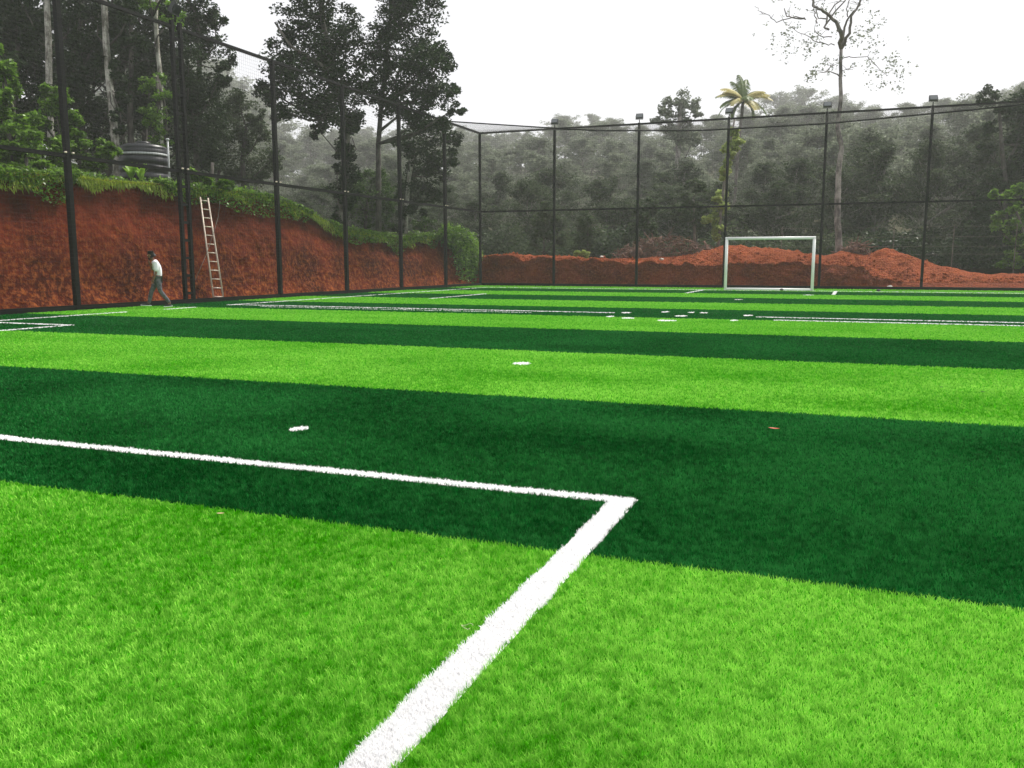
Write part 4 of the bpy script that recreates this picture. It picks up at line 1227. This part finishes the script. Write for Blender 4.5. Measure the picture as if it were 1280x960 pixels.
for i, x in enumerate(postsX[:6]):
    lab = ['floodlight on the back fence post nearest the left corner', 'floodlight on the back fence post midway between the corner and the goal',
           'floodlight on the post at the left side of the goal, below the palm', 'floodlight on the post right of the goal, beside the leafless tree',
           'floodlight on the back fence post above the red mound at the right', 'floodlight on the back fence post just past the right picture edge'][i]
    if fl0 is None: fl0 = flood((x, FY, FH + .02), 0.0, lab); fl0.scale = (.85, .85, .85)
    else: dup(fl0, (x, FY, FH + .02), [.0, .05, -.1, .1, .15, 0][i], .85, lab)
dup(fl0, (FX, ymast, FH + .15), math.radians(-75), 1.0, 'floodlight on top of the lattice mast by the dark wood')

# ------------------------------------------------------------------ goal
gx0, gx1 = onY(906.5, 362, 45.6)[0], onY(1015, 362, 45.6)[0]
GH = 2.6
gl = empty('football_goal', ((gx0 + gx1) / 2, 45.6, 0)); tag(gl, 'white rectangular football goal frame without a net', 'goal')
hwg = (gx1 - gx0) / 2
for sg in (-1, 1):
    m = MB(); m.tube([(sg * hwg, 0, 0), (sg * hwg, 0, GH)], .075, 14); m.build('post', M['white'], gl, True)
m = MB(); m.tube([(-hwg - .07, 0, GH), (hwg + .07, 0, GH)], .075, 14); m.build('crossbar', M['white'], gl, True)
m = MB(); m.tube([(-hwg, .0, .06), (hwg, .0, .06)], .06, 12); m.build('ground_bar', M['white'], gl, True)

# ------------------------------------------------------------------ ladder
LT_, LB_ = onX(255, 247, BX - .35), onX(273.5, 374, BX + .55)
lb = np.array([BX + .75, LB_[1], 0.0]); lt_ = np.array([BX - .2, LT_[1] + .0, LT_[2]])
lb = np.array([lb[0], (ray(273.5, 374)[1] / ray(273.5, 374)[0]) * lb[0], 0]); lt_ = np.array([lt_[0], ray(255, 247)[1] / ray(255, 247)[0] * lt_[0], 0]); lt_[2] = (onX(255, 247, lt_[0]))[2]
ld = empty('ladder', lb); tag(ld, 'pale bamboo-coloured ladder leaning against the red cutting', 'ladder')
ax3 = lt_ - lb; Ll = np.linalg.norm(ax3); ax3 /= Ll
sv = np.array([0.35, 1.0, 0]); sv -= ax3 * np.dot(sv, ax3); sv /= np.linalg.norm(sv)
for sg in (-1, 1):
    w0, w1 = .20, .155
    m = MB(); m.tube([sv * sg * w0, ax3 * Ll * .5 + sv * sg * .18, ax3 * Ll + sv * sg * w1], .030, 8); m.build('rail', M['alu'], ld, True)
for k in range(12):
    t = .04 + k * .0845; w = (.20 - .045 * t)
    m = MB(); m.tube([ax3 * Ll * t - sv * w, ax3 * Ll * t + sv * w], .02, 6); m.build('rung', M['alu'], ld, True)
# rope hanging behind the ladder
P = [onX(275, 250, BX - .25), onX(273, 270, BX + .1), onX(268, 288, BX + .25), onX(258, 318, BX + .35), onX(244, 350, BX + .45)]
m = MB(); base = P[0]; m.tube([p - base for p in P], .009, 6); o = m.build('rope', M['bark_mid']); o.location = base
tag(o, 'thin tan rope slung diagonally down the red cutting behind the ladder', 'rope')

# ------------------------------------------------------------------ water tank and standpipe
tp = at_depth(181, 222, 36.0); s_ = 36 / FPX
tz = float(ground_h(tp[0], tp[1])) 
tzp = at_depth(181, 228, 36.0)[2]
tk = empty('water_tank', (tp[0], tp[1], tz)); tag(tk, 'round black plastic water tank with a pale band standing on the bank', 'water tank')
htop = at_depth(181, 180, 36)[2] - tz
Rk = 29 * s_
prof = [(Rk * .96, 0)]
zc = 0.0
body_h = htop * .87
nrib = 5
for k in range(nrib):
    z0_ = body_h * k / nrib; hh_ = body_h / nrib
    prof += [(Rk * .955, z0_ + hh_ * .08), (Rk, z0_ + hh_ * .2), (Rk, z0_ + hh_ * .8), (Rk * .955, z0_ + hh_ * .92)]
prof += [(Rk * .97, body_h), (Rk * .94, body_h + htop * .05), (Rk * .74, body_h + htop * .09), (Rk * .35, body_h + htop * .11), (Rk * .3, body_h + htop * .112)]
m = MB(); m.lathe(prof, (0, 0, 0), 40); m.build('body', M['tank'], tk, True)
m = MB(); m.lathe([(Rk * .3, body_h + htop * .10), (Rk * .3, htop * 1.01), (Rk * .26, htop * 1.03), (.02, htop * 1.04)], (0, 0, 0), 24); m.build('lid', M['tank'], tk, True)
m = MB(); m.lathe([(Rk * 1.0, body_h * .83), (Rk * 1.012, body_h * .835), (Rk * 1.012, body_h * .875), (Rk * 1.0, body_h * .88)], (0, 0, 0), 40); m.build('band', M['grey_pipe'], tk, True)
pp = at_depth(212, 222, 34.5); pz = float(ground_h(pp[0], pp[1]))
ptop = at_depth(211, 176, 34.5)[2] - pz
pr_ = empty('standpipe', (pp[0], pp[1], pz)); tag(pr_, 'thin grey standpipe with side taps beside the black tank', 'pipe')
m = MB(); m.tube([(0, 0, -.1), (0, 0, ptop)], .035, 8); m.lathe([(.04, ptop - .02), (.07, ptop), (.07, ptop + .05), (.03, ptop + .07)], (0, 0, 0), 10); m.build('pipe', M['grey_pipe'], pr_, True)
m = MB(); m.tube([(0, 0, ptop - .28), tuple(Rv * .16 + np.array([0, 0, ptop - .28]))], .02, 6); m.build('tap', M['grey_pipe'], pr_)

# ------------------------------------------------------------------ litter on the turf
def litter(px, py, s, m_, name, lab, rz=0.3, curl=.3):
    p = g(px, py)
    V, Fs = [], []
    for i, (t, w) in enumerate([(-1, .05), (-.6, .55), (0, .8), (.5, .55), (1, .05)]):
        for j in (-1, 0, 1):
            V.append((t * s, j * w * s * .4, .030 + curl * s * (t * t * .5 + abs(j) * .4 * w)))
    for i in range(4):
        for j in range(2): a = i * 3 + j; Fs.append((a, a + 3, a + 4, a + 1))
    mm = MB().add(V, Fs); o = mm.build(name, m_); o.location = (p[0], p[1], 0); o.rotation_euler = (0.1, 0.05, rz)
    md = o.modifiers.new('s', 'SOLIDIFY'); md.thickness = .002
    tag(o, lab, 'leaf')
litter(967, 540, .045, M['redleaf'], 'fallen_leaf', 'small red fallen leaf on the dark green stripe at the right', .2)
litter(275.5, 648, .020, M['tanleaf'], 'fallen_leaf', 'small tan fallen leaf on the light green stripe at the left', .7)
litter(1176, 487, .02, M['bark_dark'], 'fallen_leaf', 'tiny dark fallen leaf on the middle light green stripe far right', .7)
litter(1228, 493, .02, M['bark_dark'], 'fallen_leaf', 'second tiny dark leaf on the light green stripe at the right picture edge', .1)
# loose white fibre beside the line
p = g(583, 793)
m = MB(); P = [np.array([.022 * math.cos(t) * (1 + .2 * math.sin(3 * t)), .018 * math.sin(t), .034 + .006 * math.sin(2 * t)]) for t in np.linspace(.3, 5.9, 24)]
m.tube(P, .0007, 5); o = m.build('loose_fibre', M['alu'], None, True); o.location = (p[0], p[1], 0)
tag(o, 'curled loose white fibre on the turf beside the white line', 'fibre')
for k, (px, py, lab) in enumerate([(977, 363.6, 'small dark clod on the goal line under the goal bar'), (1098, 364.5, 'small dark clod on the turf between the goal and the red mound')]):
    p = g(px, py); m = MB(); m.lathe([(.02, .0), (.09, .02), (.10, .06), (.04, .11)], (0, 0, 0), 8); o = m.build('clod', M['shoe']); o.location = (p[0], p[1], .01); tag(o, lab, 'clod')

# ------------------------------------------------------------------ the walking person
def skin_obj(name, pts, edges, radii, m, parent, sub=2, root=0):
    me = bpy.data.meshes.new(name)
    me.from_pydata([tuple(p) for p in pts], edges, [])
    o = bpy.data.objects.new(name, me); COL.objects.link(o)
    sm = o.modifiers.new('skin', 'SKIN'); sm.use_smooth_shade = True
    for i, r in enumerate(radii):
        me.skin_vertices[0].data[i].radius = (r, r) if not isinstance(r, tuple) else r
        me.skin_vertices[0].data[i].use_root = (i == root)
    ss = o.modifiers.new('sub', 'SUBSURF'); ss.levels = sub; ss.render_levels = sub
    dg = bpy.context.evaluated_depsgraph_get(); dg.update()
    nm = bpy.data.meshes.new_from_object(o.evaluated_get(dg))
    bpy.data.objects.remove(o)
    nm.polygons.foreach_set('use_smooth', [True] * len(nm.polygons))
    nm.materials.clear()
    return link(name, nm, m, parent)
def person():
    p = g(199, 384.5)
    vd = np.array([p[0], p[1], 0]); vd /= np.linalg.norm(vd)
    head_dir = np.array([vd[1] * -1, vd[0] * 1, 0])     # to the left in the picture
    rz = math.atan2(head_dir[1], head_dir[0])
    root = empty('person', (p[0], p[1], 0.022), rz)
    root.scale = (.98, .98, .98)
    tag(root, 'person in a white shirt and grey jeans walking with lowered head by the left fence', 'person')
    # local frame: +x walking direction, +y the person's left (towards the camera)
    J = {}
    pts, rad, ed = [], [], []
    def v(n, x, y, z, r):
        J[n] = len(pts); pts.append((x, y, z)); rad.append(r); return J[n]
    def e(*ns):
        for a, b in zip(ns[:-1], ns[1:]): ed.append((J[a], J[b]))
    v('pel', 0, 0, .92, (.13, .11)); v('waist', -.03, 0, 1.05, (.125, .095)); v('chest', -.02, 0, 1.25, (.15, .105)); v('upch', .03, 0, 1.38, (.13, .09)); v('neck', .09, 0, 1.47, .052); v('neck2', .13, 0, 1.52, .05)
    v('head0', .155, 0, 1.575, .075); v('head1', .165, 0, 1.64, .092); v('head2', .16, 0, 1.70, .07)
    e('pel', 'waist', 'chest', 'upch', 'neck', 'neck2', 'head0', 'head1', 'head2')
    v('chin', .225, 0, 1.525, .04); e('head0', 'chin'); v('nose', .268, 0, 1.595, .016); e('head1', 'nose')
    for sg, n in ((1, 'l'), (-1, 'r')):
        v(n + 'ear', .15, sg * .088, 1.62, .018); e('head1', n + 'ear')
    # legs: left (camera side) trails, right leads
    for n, sg, hip, kn, an, toe in (('l', 1, (0, .09, .88), (-.06, .10, .50), (-.33, .10, .12), (-.20, .11, .035)), ('r', -1, (0, -.09, .88), (.20, -.09, .50), (.30, -.09, .11), (.48, -.09, .07))):
        v(n + 'hip', *hip, .095); v(n + 'thm', *[(a + b) / 2 for a, b in zip(hip, kn)], .08); v(n + 'kn', *kn, .058); v(n + 'cf', *[a * .65 + b * .35 for a, b in zip(kn, an)], .056); v(n + 'an', *an, .038)
        v(n + 'ft', (an[0] + toe[0]) / 2, an[1], toe[2] + .02, .038); v(n + 'to', *toe, .032)
        e('pel', n + 'hip', n + 'thm', n + 'kn', n + 'cf', n + 'an', n + 'ft', n + 'to')
    # arms: left hangs a little forward, right forearm lifted to the chin
    arms = {'l': ((.02, .17, 1.37), (.03, .20, 1.10), (.12, .19, .87)), 'r': ((.04, -.17, 1.37), (.12, -.18, 1.15), (.205, -.06, 1.37))}
    for n, sg in (('l', 1), ('r', -1)):
        sh, el, wr = arms[n]
        v(n + 'sh', *sh, .058); v(n + 'el', *el, .040); v(n + 'wr', *wr, .026); e('upch', n + 'sh', n + 'el', n + 'wr')
        d = np.array(wr) - np.array(el); d /= np.linalg.norm(d)
        pa = np.array(wr) + d * .055
        v(n + 'pa', *pa, (.034, .022)); e(n + 'wr', n + 'pa')
        fwd = np.array([1, 0, 0]) if n == 'l' else np.array([.5, .8, .2])
        fwd = fwd - d * np.dot(fwd, d); fwd /= np.linalg.norm(fwd)
        inn = np.cross(d, fwd) * (1 if n == 'l' else -1)
        for k, (off, L) in enumerate(((.030, .062), (.011, .072), (-.009, .067), (-.028, .052))):
            b = pa + fwd * off + d * .025
            v(f'{n}f{k}a', *b, .0095); v(f'{n}f{k}b', *(b + d * L * .55 - inn * .006), .0088); v(f'{n}f{k}c', *(b + d * L * .92 - inn * .026), .0075)
            e(n + 'pa', f'{n}f{k}a', f'{n}f{k}b', f'{n}f{k}c')
        b = np.array(wr) + d * .03 + fwd * .026
        v(n + 'ta', *b, .011); v(n + 'tb', *(b + d * .03 + fwd * .02), .010); v(n + 'tc', *(b + d * .055 + fwd * .018), .008); e(n + 'wr', n + 'ta', n + 'tb', n + 'tc')
    skin_obj('body', pts, ed, rad, M['skin'], root, 2, 0)
    # clothes as their own surfaces, a little larger than the body
    def sub(names, edges, grow, m, nm, over={}, sub_=2):
        P = [over.get(n, pts[J[n]]) for n in names]
        R = [(grow + (rad[J[n]] if not isinstance(rad[J[n]], tuple) else rad[J[n]][0]), grow + (rad[J[n]] if not isinstance(rad[J[n]], tuple) else rad[J[n]][1])) for n in names]
        E = [(names.index(a), names.index(b)) for a, b in edges]
        return skin_obj(nm, P, E, R, m, root, sub_, 0)
    sub(['pel', 'waist', 'chest', 'upch', 'neck', 'lsh', 'lel', 'rsh', 'rel'], [('pel', 'waist'), ('waist', 'chest'), ('chest', 'upch'), ('upch', 'neck'), ('upch', 'lsh'), ('lsh', 'lel'), ('upch', 'rsh'), ('rsh', 'rel')],
        .030, M['shirt'], 'shirt')
    sub(['pel', 'lhip', 'lthm', 'lkn', 'lcf', 'lan', 'rhip', 'rthm', 'rkn', 'rcf', 'ran'], [('pel', 'lhip'), ('lhip', 'lthm'), ('lthm', 'lkn'), ('lkn', 'lcf'), ('lcf', 'lan'), ('pel', 'rhip'), ('rhip', 'rthm'), ('rthm', 'rkn'), ('rkn', 'rcf'), ('rcf', 'ran')],
        .014, M['jeans'], 'jeans')
    for n in ('l', 'r'):
        a, f_, t = pts[J[n + 'an']], pts[J[n + 'ft']], pts[J[n + 'to']]
        back = (a[0] - .05, a[1], t[2] + .012)
        sh = skin_obj('shoe', [back, f_, (t[0] + .03, t[1], t[2])], [(0, 1), (1, 2)], [.044, .050, .040], M['shoe'], root, 2, 1)
        m = MB(); zz = t[2] - .035
        if n == 'l': q = [(back[0] - .03, -.0), (t[0] + .06, 0.0)]
        L0, L1 = back[0] - .03, t[0] + .065
        V = []
        for tt in np.linspace(0, 1, 9):
            w = .048 * math.sin(math.pi * (0.08 + .84 * tt)) ** .4
            for sg in (-1, 1):
                for dz in (0, .016): V.append((L0 + (L1 - L0) * tt, a[1] + sg * w, max(zz, 0) + dz + (0.02 * tt if n == 'r' else 0.02 * (1 - tt))))
        Fs = [(0, 1, 3, 2), (32, 34, 35, 33)]
        for k in range(8):
            b = 4 * k
            Fs += [(b, b + 4, b + 5, b + 1), (b + 2, b + 3, b + 7, b + 6), (b + 1, b + 5, b + 7, b + 3), (b, b + 2, b + 6, b + 4)]
        m.add(V, Fs); m.build('sole', M['white'], sh)
    # hair and the dark mass under the chin
    hp = [(.13, 0, 1.66), (.165, 0, 1.725), (.215, 0, 1.725), (.10, 0, 1.60), (.245, 0, 1.70), (.15, .06, 1.69), (.15, -.06, 1.69)]
    skin_obj('hair', hp, [(0, 1), (1, 2), (0, 3), (2, 4), (1, 5), (1, 6)], [.098, .082, .060, .075, .040, .066, .066], M['hair'], root, 2, 0)
    skin_obj('dark_chin', [(.20, 0, 1.515), (.235, 0, 1.495), (.19, .05, 1.55), (.19, -.05, 1.55)], [(0, 1), (0, 2), (0, 3)], [.058, .050, .04, .04], M['hair'], root, 2, 0)
    for sg in (1, -1):
        m = MB(); m.lathe([(.002, -.010), (.009, -.006), (.011, 0), (.009, .006), (.002, .010)], (.246, sg * .034, 1.625), 8); m.build('eye', M['white'], root, True)
    m = MB(); m.box((.262, 0, 1.555), (.012, .045, .010)); m.build('mouth', M['redleaf'], root)
person()

# ------------------------------------------------------------------ mist
hm, hn, hl = new_mat('mist')
pv = hn.new('ShaderNodeVolumePrincipled'); ho = hn.new('ShaderNodeOutputMaterial')
pv.inputs['Color'].default_value = (0.97, 0.975, 0.98, 1)
pv.inputs['Density'].default_value = 0.0007
pv.inputs['Anisotropy'].default_value = 0.2
hl.new(pv.outputs[0], ho.inputs['Volume'])
m = MB(); m.box((0, 60, 33.7), (920, 920, 70)); o = m.build('haze', hm)
tag(o, 'pale morning mist thickening over the plantation', 'haze', kind='stuff')
